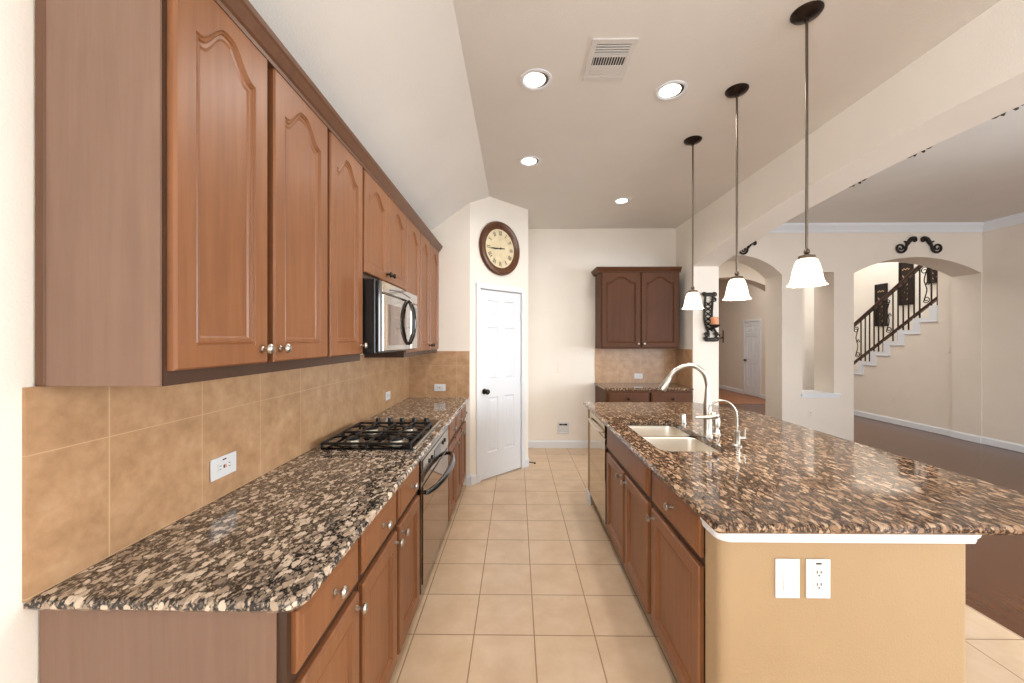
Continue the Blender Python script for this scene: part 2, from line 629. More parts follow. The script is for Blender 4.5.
window('window_1', -0.65, 1.75, 0.6, 2.5, 'white framed kitchen window')
window('window_2', 3.2, 6.0, 0.6, 2.6, 'white framed living room window')
bm = B()
for a in (-1.3, -0.33, 0.67, 1.67, 2.65):
    box(bm, XW+0.03, XW+0.07, a, a+0.05, 0.6, 2.6)
for a in (0.6, 1.58, 2.55):
    box(bm, XW+0.035, XW+0.065, -1.25, 2.65, a, a+0.05)
struct('added_window_3', bm, 'white_trim', 'white framed window row added in the right wall for fill light', 'window')  # unseen windows, added to go with the side fill lamp

# skirting boards and crown


def skirt(name, segs, label, h=0.105, t=0.016):
    bm = B()
    for (x0, y0), (x1, y1) in segs:
        d = Vector((x1-x0, y1-y0))
        ln_ = d.length
        d.normalize()
        nn = Vector((d.y, -d.x))          # right-hand side faces the room
        q = [(0, 0), (t, 0), (t, h-0.02), (t*0.5, h-0.008), (t*0.4, h), (0, h)]
        lo = [(x0+nn.x*a, y0+nn.y*a, z) for a, z in q]
        hi = [(x1+nn.x*a, y1+nn.y*a, z) for a, z in q]
        loft(bm, [lo, hi])
    return struct(name, bm, 'white_trim', label, 'baseboard')


k45 = 0.70711


def dpt(u, off=0.0):
    return (DA[0]+u*k45+off*k45, DA[1]+u*k45-off*k45)


skirt('baseboard_far', [((0.14, YF), (1.09, YF))], 'white baseboard along the far kitchen wall')
skirt('baseboard_pantry', [((-0.515, 4.0), DA), (DA, dpt(D0-0.065)), (dpt(D1+0.065), dpt(L))], 'white baseboard on the angled pantry wall')
skirt('baseboard_right', [((XW, YA), (XW, YB)), ((XW-0.015, YA2), (XW-0.015, YA)), ((XW-0.015, YA), (XW, YA)), ((XW+0.012, YA2+3.2), (XW+0.012, YA2))], 'white baseboard along the right wall and under the stairs')
skirt('baseboard_hall', [((6.33, 10.1), (6.33, 9.3)), ((6.33, 14.0), (6.33, 10.87)), ((1.6, 14.0), (6.33, 14.0))], 'white baseboard along the far hall wall')
bm = B()
cp = [(0, 3.06), (0.018, 3.06), (0.03, 3.09), (0.075, 3.145), (0.09, 3.18), (0, 3.18)]
loft(bm, [[(XB, YA-a, z) for a, z in cp], [(XW-0.0, YA-a, z) for a, z in cp]])
loft(bm, [[(XW-a, YA, z) for a, z in cp], [(XW-a, YB, z) for a, z in cp]])
loft(bm, [[(XB+a, YA, z) for a, z in cp], [(XB+a, YB, z) for a, z in cp]])
struct('trim_1', bm, 'white_trim', 'white crown moulding around the living room ceiling', 'crown moulding')
bm = B()
box(bm, 4.14, 4.70, YA-0.03, YA2+0.02, 0.70, 0.722, 0.004)
box(bm, 4.15, 4.69, YA-0.016, YA, 0.665, 0.70)
struct('trim_2', bm, 'white_trim', 'white sill of the tall wall opening', 'sill')

# tiled backsplashes
ZB = 0.905
struct('trim_3', box(B(), XL, XL+0.009, 0.866, 4.0, ZB, 1.392), 'splash_tile', 'tan tile backsplash along the left wall', 'backsplash')
struct('trim_4', box(B(), XL+0.009, -0.485, 3.991, 4.0, ZB, 1.385), 'splash_tile', 'tan tile backsplash on the narrow end wall', 'backsplash')
struct('trim_5', box(B(), 1.09, XR, YF-0.009, YF, ZB, 1.39), 'splash_tile', 'tan tile backsplash under the far wall cabinet', 'backsplash')
struct('trim_6', box(B(), XR-0.009, XR, 4.90, YF-0.009, ZB, 1.38), 'splash_tile', 'tan tile side backsplash beside the column', 'backsplash')

# ------------------------------------------------------------------ cabinets


def contour(x0, x1, z0, z1, ins, rise, n=20):
    a, b, c, d = x0+ins, x1-ins, z0+ins, z1-ins
    def bell(u):
        s_ = min(1.0, max(0.0, (min(u, 1-u)-0.05)/0.40))
        return s_*s_*(3-2*s_)
    out = [(a, c), (b, c)]
    for k in range(n+1):
        u = k/n
        out.append((b+(a-b)*u, d-rise*(1-bell(u))))
    return out


def door(parent, x0, x1, z0, z1, mat, rise=0.0, st=0.058, name='door', y=0.0):
    """framed cabinet door in front of the plane y; front looks to -y"""
    n = 20 if rise else 1
    seq = [(0, 0, 0.0, 0), (0, 0, 0.015, 0), (0.005, 0, 0.021, 0), (st, rise, 0.021, 1), (st+0.004, rise, 0.016, 1),
           (st+0.009, rise, 0.0185, 1), (st+0.013, rise, 0.013, 1), (st+0.02, rise, 0.012, 1), (st+0.026, rise, 0.009, 1)]
    bm = B()
    loops = [[(px, y-dd, pz) for px, pz in contour(x0, x1, z0, z1, i_, r_, n)] for i_, r_, dd, _ in seq]
    loft(bm, loops)
    return link(name, bm, mat, parent)


def drawer(parent, x0, x1, z0, z1, mat, y=0.0, name='drawer'):
    bm = B()
    seq = [(0, 0.0), (0, 0.012), (0.004, 0.016), (0.016, 0.019), (0.02, 0.021)]
    loft(bm, [[(px, y-dd, pz) for px, pz in contour(x0, x1, z0, z1, i_, 0, 1)] for i_, dd in seq])
    return link(name, bm, mat, parent)


def knob(parent, x, z, y=-0.021, mat='nickel'):
    prof = [(0.009, 0), (0.009, -0.003), (0.0055, -0.006), (0.005, -0.016), (0.010, -0.020), (0.0155, -0.024), (0.0165, -0.028), (0.013, -0.033), (0.006, -0.036)]
    return link('knob', lathe(B(), [(r, y+h) for r, h in prof], 16, 'y', (x, 0, z)), mat, parent, True)


def upper_cab(label, loc, rz, w_, z0, z1, depth, doors, mat='cabinet_wood', group=None, knobs=(), rise=0.075, near_end=False, dz=(0.035, 0.012), km='nickel'):
    t_ = thing('wall_cabinet', label, 'cabinet', loc, rz, group)
    bm = B()
    box(bm, 0, w_, 0.019, depth, z0, z1)
    # face frame with a lip at each stile
    box(bm, 0, 0.04, 0, 0.019, z0, z1)
    box(bm, w_-0.04, w_, 0, 0.019, z0, z1)
    box(bm, 0.04, w_-0.04, 0, 0.019, z0, z0+0.05)
    box(bm, 0.04, w_-0.04, 0, 0.019, z1-0.05, z1)
    if len(doors) > 1:
        mx = (doors[0][1]+doors[1][0])/2
        box(bm, mx-0.03, mx+0.03, 0, 0.019, z0+0.05, z1-0.05)
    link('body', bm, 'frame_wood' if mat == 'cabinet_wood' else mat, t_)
    for i, (a, b) in enumerate(doors):
        d = door(t_, a, b, z0+dz[0], z1-dz[1], mat, rise)
        sd = knobs[i]
        knob(d, (b-0.03) if sd > 0 else (a+0.03), z0+dz[0]+0.045, mat=km)
    if near_end:
        link('end_panel', box(B(), -0.006, -0.0005, 0.004, depth-0.026, z0+0.001, z1), 'panel_wood', t_)
        link('scribe_strip', box(B(), -0.009, -0.0005, depth-0.0255, depth-0.001, z0, z1, 0.003), 'crown_wood', t_)
    return t_


RL = PI/2
G1 = 'wall cabinets on the left wall'
FX = -0.822
upper_cab('nearest tall two-door brown wall cabinet with its end panel facing the camera', (FX, 0.895, 0), RL, 0.76, 1.392, 2.42, 0.297,
          [(0.008, 0.348), (0.381, 0.745)], group=G1, knobs=(1, -1), near_end=True)
upper_cab('tall single-door brown wall cabinet just left of the microwave', (FX, 1.655, 0), RL, 0.375, 1.392, 2.42, 0.297, [(0.010, 0.360)], group=G1, knobs=(1,))
upper_cab('short two-door brown wall cabinet above the microwave', (FX, 2.03, 0), RL, 0.79, 1.832, 2.42, 0.297, [(0.012, 0.385), (0.396, 0.782)], group=G1, knobs=(1, -1), dz=(0.028, 0.012), rise=0.06, km='bronze')
upper_cab('tall single-door brown wall cabinet just beyond the microwave', (FX, 2.82, 0), RL, 0.415, 1.372, 2.42, 0.297, [(0.010, 0.402)], group=G1, knobs=(-1,), km='bronze')
upper_cab('farthest tall two-door brown wall cabinet on the left wall', (FX, 3.235, 0), RL, 0.765, 1.372, 2.42, 0.297, [(0.012, 0.348), (0.374, 0.752)], group=G1, knobs=(1, -1), km='bronze')
cpf = [(0.0, 2.40), (0.024, 2.40), (0.026, 2.412), (0.034, 2.418), (0.05, 2.445), (0.056, 2.452), (0.06, 2.466), (0.0, 2.466)]
bm = B()
loft(bm, [[(FX+a, 0.895-a*0.6, z) for a, z in cpf], [(FX+a, 3.998, z) for a, z in cpf]])
loft(bm, [[(XL+0.003, 0.889-a*0.6, z+0.02) for a, z in cpf], [(FX, 0.889-a*0.6, z+0.02) for a, z in cpf]])
o = link('crown_strip', bm, 'crown_wood')
tag(o, 'long brown crown strip along the top of the left wall cabinets', 'cabinet trim')


def base_cab(label,  loc, rz, w_, depth, fronts, mat='cabinet_wood', group=None, end_panel=None, toe=True, name='base_cabinet', ztop=0.877, hollow=False, km='nickel'):
    """fronts: list of (kind, x0, x1, z0, z1, knobx, knobz)"""
    t_ = thing(name, label, 'cabinet', loc, rz, group)
    bm = B()
    if hollow:
        box(bm, 0, 0.018, 0.019, depth, 0.10, ztop)
        box(bm, w_-0.018, w_, 0.019, depth, 0.10, ztop)
        box(bm, 0.018, w_-0.018, depth-0.012, depth, 0.10, ztop)
        box(bm, 0.018, w_-0.018, 0.019, depth-0.012, 0.10, 0.118)
        box(bm, 0.018, w_-0.018, 0.019, 0.031, 0.118, ztop)
    else:
        box(bm, 0, w_, 0.019, depth, 0.10, ztop)
    box(bm, 0, 0.03, 0, 0.019, 0.10, ztop)
    box(bm, w_-0.03, w_, 0, 0.019, 0.10, ztop)
    box(bm, 0.03, w_-0.03, 0, 0.019, 0.10, 0.13)
    box(bm, 0.03, w_-0.03, 0, 0.019, 0.67, 0.72)
    box(bm, 0.03, w_-0.03, 0, 0.019, ztop-0.025, ztop)
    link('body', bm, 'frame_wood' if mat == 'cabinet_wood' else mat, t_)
    if toe:
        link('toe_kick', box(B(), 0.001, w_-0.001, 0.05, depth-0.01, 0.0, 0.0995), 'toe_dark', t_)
    for kd, a, b, z0, z1, kx, kz in fronts:
        if kd == 'door':
            f = door(t_, a, b, z0, z1, mat)
        elif kd == 'drawer':
            f = drawer(t_, a, b, z0, z1, mat)
        else:
            f = drawer(t_, a, b, z0, z1, mat, name='false_front')
        if kx is not None:
            knob(f, kx, kz, mat=km)
    if end_panel:
        link('end_panel', box(B(), -0.006, -0.0005, 0.022, depth-0.002, 0.0, ztop), end_panel, t_)
    return t_


G2 = 'base cabinets under the left counter'
FB = -0.537
BD = 0.58
DZ = (0.105, 0.672)
WZ = (0.705, 0.853)


def left_base(label, y0, y1, kside, ep=None):
    w_ = y1-y0
    kx = w_-0.045 if kside > 0 else 0.045
    if w_ < 0.36:
        kx = w_-0.04 if kside > 0 else 0.04
    return base_cab(label, (FB, y0, 0), RL, w_, BD,
                    [('drawer', 0.018, w_-0.018, WZ[0], WZ[1], w_/2, 0.785), ('door', 0.018, w_-0.018, DZ[0], DZ[1], kx, 0.635)], group=G2, end_panel=ep)


left_base('nearest brown base cabinet with a drawer at the open end of the left counter', 0.90, 1.29, 1, 'panel_wood')
left_base('second brown base cabinet from the camera under the left counter', 1.29, 1.695, 1)
left_base('brown base cabinet just left of the oven', 1.695, 2.085, -1)
left_base('brown base cabinet just beyond the oven', 2.955, 3.30, 1)
left_base('second brown base cabinet beyond the oven', 3.30, 3.645, 1)
left_base('farthest brown base cabinet at the end wall of the left counter', 3.645, 3.985, -1)

# under-counter oven (in the left run)
ov = thing('oven', 'built-in under-counter oven with black bowed handle and mirror-like door', 'oven', (FB, 2.085, 0), RL)
bm = B()
box(bm, 0.002, 0.868, 0.0, BD, 0.10, 0.875)
link('case', bm, 'black_enamel', ov)
link('toe_panel', box(B(), 0.002, 0.868, 0.05, BD-0.01, 0, 0.099), 'toe_dark', ov)
link('frame', box(B(), 0.012, 0.858, -0.018, -0.0005, 0.115, 0.86, 0.004), 'black_gloss', ov)
link('door_glass', box(B(), 0.045, 0.825, -0.024, -0.0185, 0.15, 0.69, 0.002), 'mirror_glass', ov)
cpn = link('control_panel', box(B(), 0.045, 0.825, -0.024, -0.0185, 0.715, 0.832, 0.002), 'mirror_steel', ov)
link('display', box(B(), 0.34, 0.54, -0.0262, -0.0242, 0.74, 0.81, 0.001), 'black_gloss', cpn)
for kx in (0.20, 0.27, 0.61, 0.68):
    link('control_button', lathe(B(), [(0.014, -0.024), (0.014, -0.03), (0.011, -0.032)], 14, 'y', (kx, 0, 0.787)), 'black_enamel', cpn, True)
hp = [(0.06, -0.024, 0.655), (0.075, -0.05, 0.655), (0.17, -0.078, 0.655), (0.30, -0.095, 0.655), (0.436, -0.10, 0.655), (0.57, -0.095, 0.655), (0.70, -0.078, 0.655), (0.797, -0.05, 0.655), (0.812, -0.024, 0.655)]
sp = spline(hp, 6)
link('handle', tube(B(), sp, [0.012+0.008*math.sin(PI*i/(len(sp)-1)) for i in range(len(sp))], 10), 'black_gloss', ov, True)

# left worktop
out = [(XL+0.001, 0.868)] + [(-0.56, 0.866)] + arc(-0.532, 0.912, 0.046, -PI/2+0.08, 0, 6) + [(-0.486, 3.988), (XL+0.001, 3.988)]
o = link('counter_slab', slab(B(), out, 0.879, 0.91, 0.011), 'granite_left')
tag(o, 'long speckled brown granite counter along the left wall', 'countertop')

# cooktop
ck = thing('cooktop', 'black gas cooktop with iron grates set in the left counter', 'cooktop', (-0.805, 2.44, 0.911))
bm = B()
ol = rrect(-0.255, 0.255, -0.375, 0.375, 0.03, 4)
loft(bm, [[(x, y, 0) for x, y in ol], [(x, y, 0.008) for x, y in ol], [(x, y, 0.012) for x, y in inset(ol, 0.006)]])
pan = link('tray', bm, 'black_gloss', ck)
link('trim_rail', box(B(), 0.247, 0.262, -0.36, 0.36, 0.0, 0.014, 0.003), 'steel', ck)
BP = [(-0.13, -0.25, 0.042), (0.12, -0.25, 0.05), (-0.13, 0.09, 0.05), (0.12, 0.09, 0.038), (-0.02, -0.08, 0.03)]
BP = [(-0.125, -0.245, 0.042), (0.115, -0.245, 0.05), (-0.125, 0.02, 0.052), (0.115, 0.02, 0.038)]
for bx, by, br in BP:
    bn = link('burner', lathe(B(), [(br*1.5, 0.012), (br*1.5, 0.015), (br*1.15, 0.018), (br*1.1, 0.026), (br, 0.028)], 24, 'z', (bx, by, 0)), 'steel', ck, True)
    link('burner_cap', lathe(B(), [(br*0.95, 0.028), (br*0.95, 0.034), (br*0.8, 0.038)], 24, 'z', (bx, by, 0)), 'cast_iron', bn, True)
for y0 in (-0.37, -0.11):
    y1 = y0+0.255
    g = B()
    zt = 0.034
    for (ax, ay), (bx, by) in (((-0.24, y0), (0.235, y0)), ((-0.24, y1), (0.235, y1)), ((-0.24, y0), (-0.24, y1)), ((0.235, y0), (0.235, y1)), ((-0.003, y0), (-0.003, y1))):
        tube(g, [(ax, ay, zt), (bx, by, zt)], 0.007, 6)
    for cx_ in (-0.125, 0.115):
        cy_ = (y0+y1)/2
        for dx_, dy_ in ((1, 0), (-1, 0), (0, 1), (0, -1)):
            ex = cx_+dx_*0.118
            ey = cy_+dy_*0.127
            tube(g, [(ex, ey, zt), (cx_+dx_*0.06, cy_+dy_*0.06, zt+0.008), (cx_+dx_*0.03, cy_+dy_*0.03, zt+0.006)], 0.006, 6)
    for lx in (-0.24, 0.235, -0.003):
        for ly in (y0+0.004, y1-0.004):
            tube(g, [(lx, ly, 0.011), (lx, ly, zt)], 0.008, 6)
    link('grate', g, 'cast_iron', ck)
for k in range(5):
    kn = link('dial', lathe(B(), [(0.021, 0.012), (0.021, 0.016), (0.017, 0.018), (0.015, 0.038), (0.012, 0.04)], 18, 'z', (-0.17+0.085*k, 0.285, 0)), 'black_enamel', ck, True)
    link('pointer', box(B(), -0.172+0.085*k, -0.168+0.085*k, 0.273, 0.297, 0.0402, 0.0425), 'steel', kn)

# microwave
mw = thing('microwave', 'black and steel microwave with bowed black handle under the short cabinet', 'microwave', (-0.745, 2.035, 0), RL)
link('case', box(B(), 0.0, 0.775, 0.0, 0.365, 1.428, 1.825, 0.004), 'black_enamel', mw)
link('door_panel', box(B(), 0.045, 0.595, -0.028, -0.0005, 1.438, 1.752, 0.005), 'mirror_steel', mw)
link('side_trim', box(B(), 0.002, 0.043, -0.024, -0.0005, 1.434, 1.82, 0.006), 'black_gloss', mw)
vt = link('vent_strip', box(B(), 0.045, 0.773, -0.026, -0.0005, 1.757, 1.822, 0.005), 'mirror_steel', mw)
vp = [(0.16+0.035*k, -0.0275, 1.783+0.012*math.sin(k/12*PI)) for k in range(13)]
link('vent_slot', tube(B(), vp, 0.003, 6), 'black_enamel', vt)
cp_ = link('control_panel', box(B(), 0.60, 0.773, -0.026, -0.0005, 1.438, 1.752, 0.005), 'mirror_steel', mw)
link('display', box(B(), 0.63, 0.745, -0.028, -0.0262, 1.69, 1.73), 'black_gloss', cp_)
for r_ in range(4):
    for c2 in range(3):
        link('key', box(B(), 0.635+0.038*c2, 0.663+0.038*c2, -0.0275, -0.0262, 1.46+0.05*r_, 1.49+0.05*r_), 'steel', cp_)
link('window', box(B(), 0.10, 0.48, -0.0295, -0.0282, 1.47, 1.70, 0.0005), 'mirror_glass', mw)
hp = [(0.525, -0.028, 1.475), (0.525, -0.042, 1.485), (0.525, -0.062, 1.54), (0.525, -0.07, 1.615), (0.525, -0.062, 1.69), (0.525, -0.042, 1.745), (0.525, -0.028, 1.755)]
sp = spline(hp, 6)
link('handle', tube(B(), sp, [0.011+0.004*math.sin(PI*i/(len(sp)-1)) for i in range(len(sp))], 10), 'black_gloss', mw, True)

# ------------------------------------------------------------------ far corner cabinets
HX0, HX1 = 1.095, 2.165
hz0, hz1, hd = 1.385, 2.40, 0.325
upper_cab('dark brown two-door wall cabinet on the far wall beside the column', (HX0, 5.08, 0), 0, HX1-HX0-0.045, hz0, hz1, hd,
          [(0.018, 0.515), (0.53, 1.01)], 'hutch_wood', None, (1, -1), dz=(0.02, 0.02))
bm = B()
cq = [(a, z-0.02) for a, z in cpf]
q1 = [(HX0-a, 5.408, z) for a, z in cq]
q2 = [(HX0-a, 5.08-a, z) for a, z in cq]
q3 = [(HX1-0.035, 5.08-a, z) for a, z in cq]
loft(bm, [q1, q2, q3])
o = link('crown_strip', bm, 'hutch_wood')
tag(o, 'dark brown crown strip on top of the far wall cabinet', 'cabinet trim')
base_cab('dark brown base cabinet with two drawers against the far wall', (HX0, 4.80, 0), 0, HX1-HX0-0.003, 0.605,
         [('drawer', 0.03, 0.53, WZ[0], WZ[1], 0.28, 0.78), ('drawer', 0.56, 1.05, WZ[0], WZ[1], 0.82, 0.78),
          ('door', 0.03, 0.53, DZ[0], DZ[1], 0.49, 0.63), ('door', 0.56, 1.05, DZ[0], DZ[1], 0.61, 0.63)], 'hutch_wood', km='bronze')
o = link('counter_slab', slab(B(), [(1.08, 4.775), (2.168, 4.775), (2.168, 4.90), (2.2, 4.90), (2.2, 5.40), (1.08, 5.40)], 0.879, 0.91, 0.01), 'granite_island')
tag(o, 'small dark granite counter under the far wall cabinet', 'countertop')

# ------------------------------------------------------------------ island
RI = -PI/2
IX = 0.685
G3 = 'base cabinets of the island'


def isl(label, ya, yb, fronts, hollow=False):
    # local x runs from far (yb) to near (ya)
    fr = []
    for kd, a, b, z0, z1, ky, kz in fronts:
        fr.append((kd, yb-b, yb-a, z0, z1, None if ky is None else yb-ky, kz))
    return base_cab(label, (IX, yb, 0), RI, yb-ya, 0.58, fr, 'cabinet_wood', G3, hollow=hollow)


isl('island cabinet with one drawer and one door nearest the camera', 1.386, 1.955,
    [('drawer', 1.425, 1.925, WZ[0], WZ[1], 1.66, 0.79), ('door', 1.425, 1.925, DZ[0], DZ[1], 1.885, 0.637)])
isl('island sink cabinet with a wide false front above two doors', 1.955, 2.905,
    [('front', 1.985, 2.875, WZ[0], WZ[1], None, 0), ('door', 1.985, 2.395, DZ[0], DZ[1], 2.355, 0.637), ('door', 2.43, 2.875, DZ[0], DZ[1], 2.47, 0.637)], True)
dwm = thing('dishwasher', 'stainless dishwasher at the far end of the island', 'dishwasher', (IX, 3.515, 0), RI)
link('body', box(B(), 0.004, 0.604, 0.0, 0.57, 0.10, 0.875), 'black_enamel', dwm)
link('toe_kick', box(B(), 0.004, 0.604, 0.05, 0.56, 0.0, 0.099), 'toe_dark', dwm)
link('door_panel', box(B(), 0.008, 0.600, -0.022, -0.0005, 0.115, 0.755, 0.004), 'mirror_steel', dwm)
link('control_panel', box(B(), 0.008, 0.600, -0.024, -0.0005, 0.762, 0.862, 0.004), 'mirror_steel', dwm)
hp = spline([(0.06, -0.022, 0.80), (0.07, -0.04, 0.80), (0.18, -0.05, 0.795), (0.304, -0.053, 0.793), (0.43, -0.05, 0.795), (0.538, -0.04, 0.80), (0.548, -0.022, 0.80)], 4)
link('handle', tube(B(), hp, 0.009, 8), 'steel', dwm, True)

ib = thing('island_base', 'tan painted island end wall with white trim under the granite', 'island base')
bm = B()
nw = [(0.670, 1.384)] + arc(0.705, 1.315, 0.035, PI, 1.5*PI, 6) + arc(1.456, 1.295, 0.015, -PI/2, 0, 3) + [(1.471, 3.66), (0.672, 3.66), (0.672, 3.525), (1.36, 3.525), (1.36, 1.384)]
prism(bm, nw, 'z', 0, 0.877)
link('wall_body', bm, 'tan_paint', ib, True)
tp = [(0.0, 0.842), (0.010, 0.842), (0.012, 0.848), (0.013, 0.858), (0.018, 0.866), (0.02, 0.877), (0.0, 0.877)]
path = [(0.670, 1.384)] + arc(0.705, 1.315, 0.035, PI, 1.5*PI, 6) + [(1.471, 1.28), (1.471, 3.66)]
def offs(path, d):
    r_ = []
    for i, p in enumerate(path):
        a = Vector(path[max(0, i-1)])
        b = Vector(path[min(len(path)-1, i+1)])
        if 0 < i < len(path)-1:
            e1, e2 = (Vector(p)-a).normalized(), (b-Vector(p)).normalized()
            n1, n2 = Vector((e1.y, -e1.x)), Vector((e2.y, -e2.x))
            bb = (n1+n2).normalized()
            k = d/max(0.3, bb.dot(n1))
        else:
            e = (b-a).normalized()
            bb, k = Vector((e.y, -e.x)), d
        r_.append((p[0]+bb.x*k, p[1]+bb.y*k))
    return r_
# path runs down the kitchen side, round the corner and along the near face: its right-hand side faces inwards, so offset negatively
def band(prof, path):
    bm = B()
    cols_ = [offs(path, -a) for a, z in prof]
    n_ = len(path)
    # choose the sign that moves away from the body
    loops = []
    for i in range(n_):
        loops.append([(cols_[j][i][0], cols_[j][i][1], prof[j][1]) for j in range(len(prof))])
    return loft(bm, loops)
link('trim_board', band([(-a, z) for a, z in tp], path), 'white_trim', ib, True)
bb_ = [(0.0, 0.0), (0.016, 0.0), (0.016, 0.085), (0.008, 0.1), (0.0, 0.1)]
link('baseboard', band([(-a, z) for a, z in bb_], path), 'white_trim', ib, True)
link('end_baseboard', box(B(), 0.655, 0.671, 3.522, 3.676, 0.0, 0.1, 0.003), 'white_trim', ib)

# granite top with the sink cut-out
y0i, y1i, x0i, x1i = 1.243, 3.70, 0.634, 1.965
out = arc(x0i+0.022, y0i+0.022, 0.022, PI, 1.5*PI, 5) + arc(x1i-0.05, y0i+0.05, 0.05, -PI/2, 0, 6)
out += [(x1i, 3.02)] + [(x1i-0.01, 3.15), (x1i-0.05, 3.32), (x1i-0.12, 3.48), (x1i-0.2, 3.62), (x1i-0.27, y1i-0.01), (x1i-0.3, y1i)] + [(x0i, y1i)]
hole = rrect(0.765, 1.13, 2.065, 2.835, 0.06, 6)
o = link('counter_slab', slab(B(), out, 0.879, 0.91, 0.010, hole), 'granite_island')
tag(o, 'large brown granite island top with the sink cut into it', 'countertop')

# sink
sk = thing('sink', 'double-bowl stainless sink set into the island granite', 'sink', (0.9475, 2.45, 0.8775))
bm = B()
for k, (ya, yb) in enumerate(((-0.40, 0.045), (0.065, 0.40))):
    bm = B()
    o_ = rrect(-0.195, 0.195, ya, yb, 0.065, 6)
    zz = -0.19
    lp = [[(x, y, 0.0) for x, y in o_], [(x, y, -0.004) for x, y in inset(o_, 0.008)]]
    for i_, z_ in ((0.012, -0.03), (0.02, -0.14), (0.032, -0.17), (0.06, zz)):
        lp.append([(x, y, z_) for x, y in inset(o_, i_)])
    loft(bm, lp, False, True)
    bl = link('bowl', bm, 'sink_steel', sk, True, recalc=False)
    link('drain', lathe(B(), [(0.045, zz+0.001), (0.045, zz+0.004), (0.03, zz+0.003), (0.012, zz+0.002)], 20, 'z', (0.0, (ya+yb)/2, 0)), 'nickel', bl, True)
link('divider', box(B(), -0.185, 0.185, 0.044, 0.066, -0.04, -0.012, 0.006, 2), 'sink_steel', sk, True)

# main tap
fa = thing('kitchen_faucet', 'tall brushed nickel pull-down faucet beside the sink', 'faucet', (1.165, 2.38, 0.911))
link('body', lathe(B(), [(0.031, 0), (0.031, 0.006), (0.026, 0.012), (0.0235, 0.05), (0.0235, 0.13), (0.025, 0.15), (0.024, 0.2), (0.018, 0.25), (0.0155, 0.29)], 20), 'nickel', fa, True)
gp = spline([(0, 0, 0.28), (0.0, 0, 0.32), (-0.022, 0, 0.385), (-0.08, 0, 0.43), (-0.14, 0, 0.43), (-0.2, 0, 0.4), (-0.232, 0, 0.36)], 6)
link('spout', tube(B(), gp, 0.0145, 12), 'nickel', fa, True)
link('spray_head', tube(B(), [(-0.230, 0, 0.363), (-0.242, 0, 0.342), (-0.27, 0, 0.297), (-0.277, 0, 0.284)], [0.0155, 0.018, 0.025, 0.022], 14), 'nickel', fa, True)
link('spray_button', box(B(), -0.246, -0.230, -0.008, 0.008, 0.308, 0.34, 0.003), 'slot_dark', fa)
hb = link('handle_hub', lathe(B(), [(0.021, 0.0), (0.023, 0.012), (0.021, 0.035), (0.012, 0.045)], 16, 'x', (0.018, -0.004, 0.13)), 'nickel', fa, True)
link('handle', tube(B(), [(0.04, -0.02, 0.135), (0.0, -0.035, 0.126), (-0.05, -0.045, 0.126), (-0.095, -0.05, 0.124)], [0.017, 0.013, 0.009, 0.007], 10), 'nickel', fa, True)

sd_ = thing('soap_dispenser', 'short nickel soap dispenser just right of the tall faucet', 'soap dispenser', (1.25, 2.44, 0.911))
link('collar', lathe(B(), [(0.026, 0), (0.026, 0.004), (0.02, 0.01), (0.018, 0.03)], 18), 'nickel', sd_, True)
link('pump_head', lathe(B(), [(0.012, 0.03), (0.012, 0.045), (0.021, 0.05), (0.023, 0.07), (0.019, 0.105), (0.01, 0.112)], 18), 'nickel', sd_, True)
link('nozzle', tube(B(), [(0, 0, 0.092), (-0.05, -0.01, 0.098), (-0.075, -0.015, 0.09)], [0.009, 0.007, 0.005], 8), 'nickel', sd_, True)

ft = thing('filter_tap', 'slim curved drinking-water tap with side lever on the island', 'faucet', (1.225, 2.17, 0.911))
link('body', lathe(B(), [(0.026, 0), (0.026, 0.005), (0.016, 0.012), (0.0155, 0.075), (0.017, 0.08), (0.012, 0.088)], 18), 'nickel', ft, True)
gp = spline([(0, 0, 0.08), (0, 0, 0.155), (-0.014, 0, 0.21), (-0.055, 0, 0.247), (-0.105, 0, 0.25), (-0.145, 0, 0.225), (-0.153, 0, 0.196)], 6)
link('spout', tube(B(), gp, 0.0058, 10), 'nickel', ft, True)
lv = link('lever_hub', tube(B(), [(0.01, 0, 0.045), (0.045, 0, 0.045)], 0.011, 10), 'nickel', ft, True)
link('lever', tube(B(), [(0.04, 0, 0.045), (0.041, -0.004, 0.095)], [0.005, 0.004], 8), 'nickel', lv, True)

ag = thing('air_gap', 'small chrome cylinder cap on the island behind the sink', 'air gap', (1.185, 2.78, 0.911))
link('base_ring', lathe(B(), [(0.027, 0), (0.027, 0.006), (0.022, 0.008)], 20), 'nickel', ag, True)
link('cap', lathe(B(), [(0.021, 0.008), (0.021, 0.056), (0.018, 0.062), (0.006, 0.065)], 20), 'nickel', ag, True)

# ------------------------------------------------------------------ pendant lamps, ceiling lights, vent


def spot_down(name, loc, power, col, size=0.11, spread=2.6):
    d = bpy.data.lights.new(name, 'AREA')
    d.shape = 'DISK'
    d.size = size
    d.energy = power
    d.color = col
    d.spread = spread
    o = bpy.data.objects.new(name, d)
    COL.objects.link(o)
    o.location = loc
    return o


